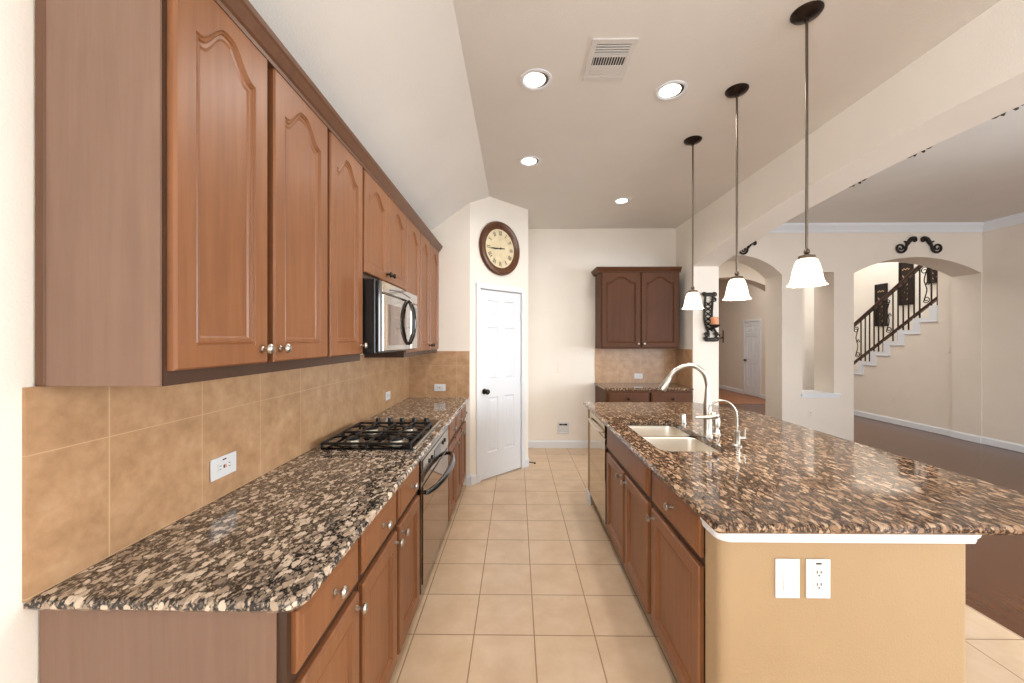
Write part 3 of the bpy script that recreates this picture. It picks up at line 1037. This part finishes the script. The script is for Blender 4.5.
def pendant(x, y, zb, label):
    p = thing('pendant_lamp', label, 'pendant lamp', (x, y, 0), 0, 'pendant lamps over the island')
    link('canopy', lathe(B(), [(0.066, ZC-0.001), (0.066, ZC-0.006), (0.058, ZC-0.016), (0.03, ZC-0.026), (0.012, ZC-0.032), (0.009, ZC-0.045)], 28), 'bronze', p, True)
    link('rod', lathe(B(), [(0.0062, ZC-0.04), (0.0062, zb+0.165)], 10), 'rod_metal', p, True)
    link('socket_cap', lathe(B(), [(0.008, zb+0.172), (0.012, zb+0.165), (0.013, zb+0.154), (0.008, zb+0.15), (0.01, zb+0.146), (0.034, zb+0.139), (0.036, zb+0.128), (0.032, zb+0.123)], 24), 'rod_metal', p, True)
    sh = B()
    prof = [(0.034, 0.124), (0.042, 0.117), (0.050, 0.096), (0.057, 0.068), (0.062, 0.040), (0.066, 0.020), (0.073, 0.007), (0.080, 0.0)]
    inn = [(0.076, 0.0), (0.062, 0.02), (0.058, 0.04), (0.053, 0.068), (0.046, 0.094), (0.038, 0.112), (0.028, 0.12)]
    lathe(sh, [(r, zb+h) for r, h in prof+inn], 32, cap0=False, cap1=False)
    link('shade', sh, 'lamp_glass', p, True)
    link('bulb', lathe(B(), [(0.012, zb+0.12), (0.013, zb+0.095), (0.026, zb+0.075), (0.028, zb+0.058), (0.019, zb+0.038), (0.006, zb+0.032)], 16), 'bulb', p, True)
    d = bpy.data.lights.new('pendant_glow', 'POINT')
    d.energy = 3
    d.color = WARM
    d.shadow_soft_size = 0.05
    l_ = bpy.data.objects.new('pendant_glow', d)
    COL.objects.link(l_)
    l_.location = (x, y, zb+0.012)


pendant(1.372, 1.85, 1.758, 'nearest of the three white glass pendant lamps')
pendant(1.365, 2.42, 1.752, 'middle pendant lamp of the three over the island')
pendant(1.365, 3.02, 1.742, 'farthest white glass pendant lamp, in front of the far cabinet')


def can_light(x, y, label):
    p = thing('ceiling_light', label, 'ceiling light', (x, y, ZC), 0, 'recessed ceiling lights')
    link('trim_ring', lathe(B(), [(0.095, -0.0005), (0.095, -0.006), (0.086, -0.009), (0.077, -0.006), (0.074, -0.0008)], 32, cap0=False, cap1=False), 'white_trim', p, True)
    link('baffle', lathe(B(), [(0.074, -0.0008), (0.072, -0.003), (0.002, -0.0032)], 28), 'rod_metal', p, True)
    link('lens', lathe(B(), [(0.064, -0.0034), (0.062, -0.007), (0.035, -0.011), (0.003, -0.0125)], 28, 'z', (-0.008, -0.002, 0)), 'bulb', p, True)
    spot_down('can_glow', (x, y, ZC-0.02), 6.5 if y < 3 else 3.5, WARM, 0.14)


for x, y, lb in ((0.116, 2.31, 'round recessed ceiling light left of the air vent'), (0.96, 2.42, 'round recessed ceiling light right of the air vent'),
                 (0.117, 3.36, 'round recessed ceiling light above the pantry clock'), (1.178, 4.33, 'farthest round recessed light near the far wall')):
    can_light(x, y, lb)

vn = thing('air_vent', 'white rectangular ceiling air vent with louvres', 'vent', (0.51, 2.155, ZC))
bm = B()
for a, b, c2, d2 in ((-0.118, 0.118, -0.16, -0.125), (-0.118, 0.118, 0.125, 0.16), (-0.118, -0.09, -0.125, 0.125), (0.09, 0.118, -0.125, 0.125)):
    box(bm, a, b, c2, d2, -0.008, -0.0005, 0.002)
link('frame', bm, 'vent_white', vn)
link('duct', box(B(), -0.09, 0.09, -0.125, 0.125, -0.0025, -0.0008), 'vent_dark', vn)
for y in (-0.117, -0.098, -0.08, -0.062):
    link('slat', box(B(), -0.09, 0.09, y, y+0.008, -0.008, -0.003), 'vent_white', vn)
link('crossbar', box(B(), -0.09, 0.09, -0.048, -0.034, -0.009, -0.003), 'vent_white', vn)
for k in range(13):
    link('fin', box(B(), -0.0855+k*0.0142, -0.0815+k*0.0142, -0.034, 0.032, -0.008, -0.003), 'vent_white', vn)
for y in (0.034, 0.052, 0.07, 0.088, 0.106):
    link('slat', box(B(), -0.09, 0.09, y, y+0.016, -0.008, -0.003), 'vent_white', vn)
link('lever', box(B(), 0.0, 0.012, 0.118, 0.13, -0.014, -0.008), 'vent_white', vn)

# ------------------------------------------------------------------ pantry door, clock


def six_panel(bm, x0, x1, z0, z1, th):
    """door leaf front at y=0 looking to -y"""
    w_ = x1-x0
    st, mid = w_*0.17, w_*0.15
    cw = (w_-2*st-mid)/2
    xs = [(x0+st, x0+st+cw), (x1-st-cw, x1-st)]
    H_ = z1-z0
    zs = [(z0+H_*0.133, z0+H_*0.428), (z0+H_*0.517, z0+H_*0.803), (z0+H_*0.858, z0+H_*0.948)]
    gx = sorted({x0, x1} | {v for p in xs for v in p})
    gz = sorted({z0, z1} | {v for p in zs for v in p})
    V = {}
    def vv(x, z):
        k = (round(x, 5), round(z, 5))
        if k not in V:
            V[k] = bm.verts.new((x, 0, z))
        return V[k]
    for i in range(len(gx)-1):
        for j in range(len(gz)-1):
            a, b, c, d = gx[i], gx[i+1], gz[j], gz[j+1]
            if any(abs(a-p[0]) < 1e-6 for p in xs) and any(abs(c-q[0]) < 1e-6 for q in zs):
                rows = [[vv(a, c), vv(b, c), vv(b, d), vv(a, d)]]
                for ins, dy in ((0.010, 0.009), (0.022, 0.009), (0.04, 0.003)):
                    rows.append([bm.verts.new(p) for p in ((a+ins, dy, c+ins), (b-ins, dy, c+ins), (b-ins, dy, d-ins), (a+ins, dy, d-ins))])
                for r0, r1 in zip(rows, rows[1:]):
                    for k in range(4):
                        bm.faces.new((r0[k], r0[(k+1) % 4], r1[(k+1) % 4], r1[k]))
                bm.faces.new(rows[-1])
            else:
                bm.faces.new((vv(a, c), vv(b, c), vv(b, d), vv(a, d)))
    box(bm, x0, x1, 0.0105, th, z0, z1)
    for a, b, c, d in ((x0, x0, z0, z1), (x1, x1, z0, z1)):
        bm.faces.new([bm.verts.new(p) for p in ((a, 0, c), (a, 0.0105, c), (a, 0.0105, d), (a, 0, d))])
    bm.faces.new([bm.verts.new(p) for p in ((x0, 0, z1), (x1, 0, z1), (x1, 0.0105, z1), (x0, 0.0105, z1))])
    return bm


def casing(bm, x0, x1, z1, wd=0.058, t_=0.016):
    box(bm, x0-wd, x0, -t_, -0.0005, 0, z1+wd, 0.004)
    box(bm, x1, x1+wd, -t_, -0.0005, 0, z1+wd, 0.004)
    box(bm, x0, x1, -t_, -0.0005, z1, z1+wd, 0.004)
    return bm


pd = thing('door_1', 'white six-panel pantry door under the clock', 'door', (DA[0], DA[1], 0), PI/4, kind='structure')
lf = link('leaf', six_panel(B(), D0, D1, 0.012, DH-0.004, 0.035), 'white_trim', pd)
lf.location = (0, 0.004, 0)
link('casing', casing(B(), D0-0.006, D1+0.006, DH+0.006), 'white_trim', pd)
kb = link('knob', lathe(B(), [(0.03, 0.004), (0.03, -0.002), (0.012, -0.006), (0.011, -0.028), (0.024, -0.036), (0.03, -0.05), (0.024, -0.064), (0.008, -0.07)], 20, 'y', (D0+0.055, 0, 0.95)), 'bronze', pd, True)
for z in (0.25, 1.05, 1.78):
    link('hinge', box(B(), D1-0.006, D1+0.012, -0.022, -0.012, z-0.04, z+0.04, 0.003), 'white_trim', pd)
o = tag(thing('door_stop', 'small dark spring door stop on the baseboard by the pantry', 'door stop', (0.135, 4.635, 0.05)), None)
tube_pts = [(0.0, -0.016, 0), (0.05, -0.05, 0.002), (0.075, -0.067, 0.003)]
link('spring', tube(B(), tube_pts, 0.006, 8), 'iron', o, True)
link('tip', tube(B(), [(0.07, -0.064, 0.003), (0.088, -0.076, 0.003)], 0.009, 8), 'iron', o, True)

cu = 0.42
cx0, cy0 = dpt(0.41)
ckk = thing('wall_clock', 'round wooden wall clock with cream roman dial above the pantry door', 'clock', (cx0, cy0, 2.508), PI/4)
link('frame', lathe(B(), [(0.292, -0.001), (0.297, -0.018), (0.285, -0.038), (0.262, -0.046), (0.236, -0.036), (0.222, -0.026), (0.214, -0.02), (0.212, -0.012)], 56, 'y', cap1=False), 'clock_wood', ckk, True)
dl = link('dial', lathe(B(), [(0.216, -0.002), (0.216, -0.014), (0.001, -0.0145)], 56, 'y'), 'clock_face', ckk, True)
NUM = ['XII', 'I', 'II', 'III', 'IIII', 'V', 'VI', 'VII', 'VIII', 'IX', 'X', 'XI']
nb = B()


def stroke(bm, x0, z0, x1, z1, wd, fr):
    d = Vector((x1-x0, z1-z0)).normalized()
    n_ = Vector((-d.y, d.x))*wd/2
    q = [(x0+n_.x, z0+n_.y), (x1+n_.x, z1+n_.y), (x1-n_.x, z1-n_.y), (x0-n_.x, z0-n_.y)]
    lo = [fr(p) for p in q]
    loft(bm, [[(p[0], -0.0148, p[1]) for p in lo], [(p[0], -0.0158, p[1]) for p in lo]])


for k, sN in enumerate(NUM):
    a = PI/2 - k*PI/6
    h = 0.024
    wid = {'I': 0.012, 'V': 0.024, 'X': 0.026}
    tot = sum(wid[c] for c in sN)
    cur = -tot/2
    ca, sa = math.cos(a-PI/2), math.sin(a-PI/2)
    R = 0.168
    fr = lambda p: (R*math.cos(a)+p[0]*ca-p[1]*sa, R*math.sin(a)+p[0]*sa+p[1]*ca)
    for c in sN:
        m_ = cur+wid[c]/2
        if c == 'I':
            stroke(nb, m_, -h, m_, h, 0.0055, fr)
        elif c == 'V':
            stroke(nb, m_-0.009, h, m_, -h, 0.0055, fr)
            stroke(nb, m_+0.009, h, m_, -h, 0.003, fr)
        else:
            stroke(nb, m_-0.009, h, m_+0.009, -h, 0.0055, fr)
            stroke(nb, m_+0.009, h, m_-0.009, -h, 0.003, fr)
        cur += wid[c]
link('numerals', nb, 'clock_hand', dl)


def hand(nm, ang, ln_, back, wd, y):
    bm = B()
    d = Vector((math.sin(ang), math.cos(ang)))
    n_ = Vector((d.y, -d.x))
    q = [d*(-back)-n_*wd*0.7, d*(-back)+n_*wd*0.7, n_*wd*0.5, d*ln_*0.7+n_*wd*0.9, d*ln_, d*ln_*0.7-n_*wd*0.9, -n_*wd*0.5]
    loft(bm, [[(p.x, y, p.y) for p in q], [(p.x, y-0.002, p.y) for p in q]])
    link(nm, bm, 'clock_hand', ckk)


hand('hour_hand', 2*PI*(8.73/12), 0.11, 0.03, 0.010, -0.018)
hand('minute_hand', 2*PI*(44/60), 0.165, 0.06, 0.008, -0.022)
link('hub', lathe(B(), [(0.011, -0.016), (0.011, -0.027), (0.006, -0.029)], 16, 'y'), 'clock_hand', ckk, True)

# ------------------------------------------------------------------ wall plates


def plate(label, loc, rz, kind='outlet', horizontal=False, mark=False, name=None, mat='white_plastic', w_=0.072, h_=0.116, cat=None):
    nm = name or ('light_switch' if kind == 'switch' else 'wall_outlet')
    p = thing(nm, label, cat or ('switch' if kind == 'switch' else 'outlet'), loc, rz)
    a, b = (h_, w_) if horizontal else (w_, h_)
    fr = (lambda x, z: (-z, x)) if horizontal else (lambda x, z: (x, z))
    def rb(bm, x, z, hw, hh, y0, y1, bev=0.0):
        (cx_, cz_) = fr(x, z)
        if horizontal:
            hw, hh = hh, hw
        return box(bm, cx_-hw, cx_+hw, y0, y1, cz_-hh, cz_+hh, bev)
    link('cover', box(B(), -a/2, a/2, -0.006, -0.0005, -b/2, b/2, 0.002), mat, p)
    if kind == 'switch':
        rk = B()
        loft(rk, [[(-0.017, -0.0062, -0.034), (0.017, -0.0062, -0.034), (0.017, -0.0062, 0.034), (-0.017, -0.0062, 0.034)],
                  [(-0.016, -0.012, -0.033), (0.016, -0.012, -0.033), (0.016, -0.0075, 0.033), (-0.016, -0.0075, 0.033)]])
        link('rocker', rk, mat, p)
    elif kind == 'outlet':
        sl = B()
        for zc in (0.02, -0.02):
            for dx in (-0.0063, 0.0063):
                rb(sl, dx, zc+0.004, 0.0013, 0.0045, -0.0085, -0.0077)
            rb(sl, 0, zc-0.007, 0.0022, 0.0022, -0.0085, -0.0077)
        fc = B()
        for zc in (0.02, -0.02):
            rb(fc, 0, zc, 0.016, 0.014, -0.0077, -0.0062)
        f_ = link('receptacle', fc, mat, p)
        link('slots', sl, 'slot_dark', f_)
    elif kind == 'gfci':
        f_ = link('receptacle', rb(B(), 0, 0, 0.0165, 0.033, -0.0077, -0.0062), mat, p)
        sl = B()
        for zc in (0.023, -0.023):
            for dx in (-0.0063, 0.0063):
                rb(sl, dx, zc, 0.0012, 0.004, -0.0085, -0.0078)
        link('slots', sl, 'slot_dark', f_)
        link('reset_button', rb(B(), 0, 0.004, 0.006, 0.003, -0.009, -0.0078), 'slot_dark', f_)
        link('test_button', rb(B(), 0, -0.005, 0.006, 0.003, -0.009, -0.0078), 'candle_wax', f_)
    if mark:
        link('printed_mark', box(B(), -0.009, 0.009, -0.0068, -0.0062, b/2-0.016, b/2-0.011), 'slot_dark', p)
    return p


plate('white outlet with dark buttons on the near left backsplash', (XL+0.0095, 1.455, 1.024), RL, 'gfci', True, True, w_=0.079, h_=0.128)
plate('white outlet on the left backsplash beyond the cooktop', (XL+0.0095, 3.33, 1.02), RL, 'outlet', True)
plate('white horizontal outlet on the narrow end wall backsplash', (-0.79, 3.9905, 1.01), 0, 'gfci', True)
plate('white horizontal outlet on the far backsplash under the dark cabinet', (1.69, YF-0.0095, 1.0), 0, 'outlet', True)
plate('white rocker switch on the tan island end, left of the outlet', (0.884, 1.2795, 0.722), 0, 'switch', w_=0.079, h_=0.128)
plate('white outlet on the tan island end, right of the rocker switch', (0.983, 1.2795, 0.722), 0, 'outlet', False, True, w_=0.079, h_=0.128)
plate('cream blank wall plate on the far wall left of the dark cabinet', (0.605, YF, 1.105), 0, 'blank', mat='cream_paint', name='wall_plate', cat='wall plate')
plate('pale outlet low on the wall under the stairs', (XW+0.0115, 7.05, 0.42), -PI/2, 'outlet', mat='living_paint')
plate('pale switch on the wall under the stairs, right of the steps', (XW+0.0115, 6.16, 1.34), -PI/2, 'switch', mat='living_paint')
plate('pale outlet low on the wall under the tall opening', (4.28, YA, 0.42), 0, 'outlet', mat='living_paint')

wb = thing('water_box', 'recessed white plumbing box low on the far wall', 'water box', (0.65, YF, 0.275))
bm = B()
for a, b, c2, d2 in ((-0.082, 0.082, 0.062, 0.08), (-0.082, 0.082, -0.08, -0.062), (-0.082, -0.066, -0.062, 0.062), (0.066, 0.082, -0.062, 0.062)):
    box(bm, a, b, -0.012, -0.0005, c2, d2, 0.002)
link('frame', bm, 'white_plastic', wb)
link('back', box(B(), -0.066, 0.066, -0.002, -0.0005, -0.062, 0.062), 'white_plastic', wb)
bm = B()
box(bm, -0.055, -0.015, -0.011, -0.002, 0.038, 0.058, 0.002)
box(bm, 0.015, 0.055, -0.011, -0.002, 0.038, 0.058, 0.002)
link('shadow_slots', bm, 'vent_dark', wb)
link('valve', lathe(B(), [(0.01, -0.002), (0.01, -0.014), (0.006, -0.018)], 12, 'y', (0, 0, 0.048)), 'bronze', wb, True)

# ------------------------------------------------------------------ iron ornaments


def spiral(cx_, cz_, r0, r1, a0, turns, n=26):
    return [(cx_+(r0+(r1-r0)*k/n)*math.cos(a0+turns*2*PI*k/n), cz_+(r0+(r1-r0)*k/n)*math.sin(a0+turns*2*PI*k/n)) for k in range(n+1)]


def scroll(label, loc, rz, sx, size, group):
    """a curled iron wall scroll: big curl low on the outside, small curl high on the inside"""
    p = thing('iron_scroll', label, 'wall scroll', loc, rz, group)
    s_ = size
    big = spiral(-0.30*s_, -0.10*s_, 0.05*s_, 0.30*s_, PI*0.9, 1.6)
    bm = B()
    P2 = [(x*sx, -0.020, z) for x, z in big]
    ex, ez = big[-1]
    cont = [(ex+0.02*s_, ez+0.02*s_), (-0.28*s_, 0.30*s_), (0.02*s_, 0.12*s_), (0.16*s_, 0.34*s_), (0.40*s_, 0.50*s_), (0.56*s_, 0.40*s_), (0.50*s_, 0.28*s_), (0.42*s_, 0.34*s_)]
    cont = [(-0.02*s_, -0.06*s_), (0.10*s_, 0.16*s_), (0.28*s_, 0.40*s_), (0.47*s_, 0.45*s_), (0.55*s_, 0.34*s_), (0.47*s_, 0.26*s_), (0.40*s_, 0.33*s_)]
    st = [(v.x*sx, -0.020, v.y) for v in spline([Vector(q) for q in cont], 6)]
    rad = [0.035*s_+0.035*s_*k/len(P2) for k in range(len(P2))]
    link('curl', tube(bm, P2, rad, 8), 'iron', p, True)
    rad2 = [0.055*s_ + 0.05*s_*math.sin(PI*min(1, 1.6*k/(len(st)-1))) if k < len(st)*0.62 else 0.055*s_ for k in range(len(st))]
    link('leaf_stem', tube(B(), st, rad2, 8), 'iron', p, True)
    link('tendril', tube(B(), [(v.x*sx, -0.02, v.y) for v in spline([Vector(q) for q in ((0.02*s_, 0.02*s_), (0.0, 0.2*s_), (-0.1*s_, 0.26*s_))], 5)], 0.045*s_, 6), 'iron', p, True)
    return p


GS = 'iron scrolls on the living room wall'
scroll('left iron scroll of the pair above the staircase arch', (5.64, YA, 2.86), 0, 1, 0.26, GS)
scroll('right iron scroll of the pair above the staircase arch', (6.005, YA, 2.86), 0, -1, 0.26, GS)
scroll('iron scroll above the left arch, beside the beam', (3.36, YA, 2.83), 0, 1, 0.22, GS)
for y, nm in ((2.93, 'farthest'), (2.48, 'middle'), (2.03, 'nearest')):
    zb = arch_z(y, c_, h_, 2.42, 2.68)
    p = thing('iron_scroll', '%s of three iron scrolls peeping below the long beam' % nm, 'wall scroll', (XB, y, zb), RL, 'iron scrolls on the beam')
    for sx in (-1, 1):
        cv = spiral(sx*0.055, 0.03, 0.012, 0.042, PI/2, 1.4*sx)
        link('curl', tube(B(), [(x, -0.012, z) for x, z in cv], 0.008, 8), 'iron', p, True)
    link('stem', tube(B(), [(-0.06, -0.012, 0.07), (-0.02, -0.012, 0.12), (0.0, -0.012, 0.2), (0.02, -0.012, 0.12), (0.06, -0.012, 0.07)], 0.009, 8), 'iron', p, True)

# candle sconce on the column
sc = thing('candle_sconce', 'tall ornate iron candle sconce on the column', 'sconce', (2.40, Y1b, 1.79))
bm = B()
for a in (-1, 1):
    pt = [(a*0.046+dx, -0.022-dy, z) for dx, dy, z in ((0.0, 0.0, 0.27), (-0.004, 0.0, 0.18), (-0.012, 0.0, 0.05), (-0.01, 0.0, -0.05), (0.012, 0.0, -0.14), (0.04, 0.0, -0.20), (0.04, 0, -0.25))]
    tube(bm, spline(pt, 6), 0.014, 8)
link('side_bar', bm, 'iron', sc, True)
bm = B()
for k in range(6):
    z0 = 0.19-k*0.062
    xo = -0.008 if z0 > -0.08 else 0.01
    for a in (-1, 1):
        tube(bm, [(xo-a*0.038, -0.016, z0), (xo+a*0.038, -0.016, z0-0.062)], 0.0075, 6)
    lathe(bm, [(0.016, -0.01), (0.017, -0.02), (0.01, -0.028)], 12, 'y', (xo, 0, z0-0.031))
link('lattice', bm, 'iron', sc, True)
link('top_plate', box(B(), -0.07, 0.07, -0.035, -0.001, 0.255, 0.30, 0.01, 2), 'iron', sc, True)
link('bottom_plate', box(B(), -0.045, 0.095, -0.04, -0.001, -0.31, -0.26, 0.01, 2), 'iron', sc, True)
for x, z in ((-0.06, 0.275), (0.065, 0.275), (0.06, 0.21), (-0.04, -0.28), (0.09, -0.28), (-0.035, -0.225), (0.085, -0.22)):
    cv = spiral(x, z, 0.006, 0.03, 0, 1.5, 18)
    link('curl', tube(B(), [(a, -0.028, b) for a, b in cv], 0.009, 8), 'iron', sc, True)
link('candle_shelf', lathe(B(), [(0.03, -0.14), (0.055, -0.118), (0.062, -0.104), (0.058, -0.1)], 22, 'z', (0.035, -0.085, 0)), 'iron', sc, True)
link('shelf_bracket', tube(B(), [(0.02, -0.02, -0.16), (0.03, -0.06, -0.15), (0.035, -0.085, -0.135)], 0.012, 8), 'iron', sc, True)
cd = thing('candle', 'short orange-pink pillar candle on the sconce shelf', 'candle', (2.435, Y1b-0.085, 1.6905))
link('wax', lathe(B(), [(0.042, 0), (0.043, 0.004), (0.043, 0.085), (0.039, 0.09), (0.012, 0.084), (0.002, 0.084)], 24), 'candle_wax', cd, True)
link('wick', tube(B(), [(0, 0, 0.084), (0.001, 0, 0.1)], 0.0015, 6), 'slot_dark', cd)

# ------------------------------------------------------------------ staircase beyond the big arch
RUN, RISE = 0.265, 0.195
SY0, SZ0 = 6.42, 1.864
NS = 10
# wall under the stairs with a stepped top, in the plane of the right wall
pts = [(YA2, 0), (YA2, 3.42), (SY0-0.113, 3.42), (SY0-0.113, SZ0-0.03)]
for k in range(NS-2):
    pts += [(SY0-0.06+RUN*(k+1), SZ0-RISE*k-0.03), (SY0-0.06+RUN*(k+1), SZ0-RISE*(k+1)-0.03)]
pts += [(SY0-0.06+RUN*(NS-1), SZ0-RISE*(NS-2)-0.03), (SY0-0.06+RUN*(NS-1), 0)]
struct('wall_stairs', prism(B(), pts, 'x', XW+0.012, XW+0.12), 'living_paint', 'stepped wall enclosing the space under the stairs', 'wall')
stc = thing('staircase', 'staircase with white stepped skirt rising toward the right behind the arch', 'stairs', (0, 0, 0))
for k in range(NS):
    y0, zt = SY0+RUN*k, SZ0-RISE*k
    bm = B()
    box(bm, XW+0.125, 7.69, y0, y0+RUN+0.03, zt-0.04, zt)
    box(bm, XW+0.125, 7.69, y0+RUN-0.012, y0+RUN, max(0.002, zt-RISE), zt-0.04)
    link('step', bm, 'carpet', stc)
bm = B()
up, dn = [(SY0-0.113, SZ0+RISE), (SY0, SZ0+RISE)], []
for k in range(NS-1):
    up += [(SY0+RUN*k, SZ0-RISE*k+0.003), (SY0+RUN*(k+1), SZ0-RISE*k+0.003)]
    dn += [(SY0-0.113+RUN*k, SZ0-RISE*k-0.065), (SY0-0.113+RUN*(k+1), SZ0-RISE*k-0.065)]
prism(bm, up + dn[::-1], 'x', XW-0.006, XW+0.0115)
link('skirt', bm, 'white_trim', stc)
for k in range(NS-1):
    link('nosing', box(B(), XW-0.016, XW-0.0065, SY0-0.118+RUN*k, SY0+RUN*(k+1)-0.118, SZ0-RISE*k-0.072, SZ0-RISE*k-0.05, 0.003), 'white_trim', stc)

rl = thing('stair_railing', 'dark iron stair railing with wooden handrail behind the arch', 'railing', (XW+0.05, 0, 0))
SL = RISE/RUN


def zr(y, base):
    return base - (y-6.35)*SL


hl = [(6.315, 2.965), (8.75, 2.965-(8.75-6.315)*SL)]
bm = B()
prof = [(-0.03, -0.03), (0.03, -0.03), (0.034, 0.0), (0.026, 0.028), (0.0, 0.036), (-0.026, 0.028), (-0.034, 0.0)]
loft(bm, [[(x, hl[0][0], hl[0][1]+z) for x, z in prof], [(x, hl[1][0], hl[1][1]+z) for x, z in prof]])
link('handrail', bm, 'rail_wood', rl)
sb = [(6.315, 2.20), (8.75, 2.20-(8.75-6.315)*SL)]
bm = B()
loft(bm, [[(x, sb[0][0], sb[0][1]+z) for x, z in ((-0.022, -0.022), (0.022, -0.022), (0.022, 0.022), (-0.022, 0.022))],
          [(x, sb[1][0], sb[1][1]+z) for x, z in ((-0.022, -0.022), (0.022, -0.022), (0.022, 0.022), (-0.022, 0.022))]])
link('shoe_rail', bm, 'rail_wood', rl)


def hz(y):
    return hl[0][1]-(y-hl[0][0])*SL


def szr(y):
    return sb[0][1]-(y-sb[0][0])*SL


k = 0
y = 6.345
while y < 8.74:
    st_i = math.floor((y-SY0)/RUN)
    zb = SZ0-RISE*st_i+0.002
    link('baluster', box(B(), -0.008, 0.008, y-0.008, y+0.008, zb, hz(y)-0.025), 'iron', rl)
    if k % 6 == 1:
        ym = y+0.0925
        z0, z1 = szr(ym)+0.03, hz(ym)-0.05
        zm = (z0+z1)/2
        c1 = spiral(ym+0.015, z1-0.10, 0.014, 0.062, 0.3, 1.35, 22)
        c2 = spiral(ym-0.015, z0+0.10, 0.014, 0.058, PI+0.3, 1.35, 22)
        mid = [c1[-1], (ym+0.02, zm+0.10), (ym, zm), (ym-0.02, zm-0.10), c2[-1]]
        pth = [(0, a, b) for a, b in c1[:-1]] + [(0, v.x, v.y) for v in spline([Vector(q) for q in mid], 5)] + [(0, a, b) for a, b in c2[::-1][1:]]
        link('scroll', tube(B(), pth, 0.008, 6), 'iron', rl, True)
        c3 = spiral(ym-0.04, zm+0.02, 0.008, 0.034, 0, 1.3, 16)
        link('scroll', tube(B(), [(0, a, b) for a, b in c3], 0.006, 6), 'iron', rl, True)
        y += 0.092
    y += 0.093
    k += 1
link('newel', box(B(), -0.045, 0.045, 8.75, 8.84, 0.003, 1.25, 0.006), 'rail_wood', rl)


def plaque(y0, y1, z0, z1, label):
    p = thing('carved_panel', label, 'wall panel', (7.7, (y0+y1)/2, z0), -PI/2, 'dark carved wall panels')
    hw, h = (y1-y0)/2, z1-z0
    bm = B()
    box(bm, -hw, hw, -0.022, -0.001, 0, h, 0.004)
    fr = B()
    box(fr, -hw, -hw+0.025, -0.032, -0.0225, 0, h)
    box(fr, hw-0.025, hw, -0.032, -0.0225, 0, h)
    box(fr, -hw+0.025, hw-0.025, -0.032, -0.0225, 0, 0.025)
    box(fr, -hw+0.025, hw-0.025, -0.032, -0.0225, h-0.025, h)
    link('frame', fr, 'iron', p)
    lv_ = bm
    old = set(bm.faces)
    rr = random.Random(7)
    def leaf(xc, zc, a, L_=0.03, W_=0.013):
        q = [(-L_, 0), (-L_*0.3, W_), (L_*0.5, W_*0.7), (L_, 0), (L_*0.5, -W_*0.7), (-L_*0.3, -W_)]
        qq = [(xc+x*math.cos(a)-z*math.sin(a), zc+x*math.sin(a)+z*math.cos(a)) for x, z in q]
        loft(lv_, [[(x, -0.0225, z) for x, z in qq], [(x, -0.026, z) for x, z in qq]])
    for kk in range(11):
        zc = 0.09+0.56*h*(kk/10)
        sd_x = 1 if kk % 2 else -1
        leaf(sd_x*0.05, zc, sd_x*0.9)
        if kk % 3 == 0:
            leaf(-sd_x*0.035, zc+0.02, -sd_x*0.5, 0.022)
    for k5 in range(5):
        leaf(0.03*(k5-2), h-0.16+0.015*(k5 % 2), 0.4*(k5-2), 0.02, 0.012)
    for f in bm.faces:
        f.material_index = 0 if f in old else 1
    bo = link('board', bm, 'iron', p)
    bo.data.materials.append(M['leaf_pale'])


plaque(8.13, 8.40, 1.79, 2.68, 'left dark carved wall panel behind the stair railing')
plaque(7.606, 7.88, 2.19, 3.05, 'middle dark carved wall panel behind the stair railing')
plaque(7.06, 7.345, 2.55, 3.42, 'right dark carved wall panel, mostly hidden by the wall edge')

# far white door in the hall
hd_ = thing('door_2', 'far white six-panel door at the end of the hall', 'door', (6.33, 10.80, 0), -PI/2, kind='structure')
lf = link('leaf', six_panel(B(), 0.0, 0.63, 0.012, 1.98, 0.02), 'white_trim', hd_)
lf.location = (0, -0.022, 0)
link('casing', casing(B(), -0.006, 0.636, 1.99, 0.055, 0.03), 'white_trim', hd_)
link('knob', lathe(B(), [(0.03, -0.022), (0.012, -0.03), (0.012, -0.05), (0.028, -0.06), (0.028, -0.075), (0.008, -0.085)], 16, 'y', (0.06, 0, 0.95)), 'bronze', hd_, True)

hs = thing('hall_sconce', 'small dark wall fitting in the hall seen beside the column', 'sconce', (6.33, 11.95, 1.6), -PI/2)
link('back_plate', box(B(), -0.03, 0.03, -0.012, -0.0005, -0.18, 0.2, 0.006), 'iron', hs)
link('arm', tube(B(), [(0, -0.01, -0.02), (0, -0.10, -0.05), (0, -0.16, 0.0)], 0.015, 8), 'iron', hs, True)
link('cup', lathe(B(), [(0.02, 0.0), (0.055, 0.03), (0.06, 0.075), (0.05, 0.075)], 16, 'z', (0, -0.16, 0.0)), 'iron', hs, True)
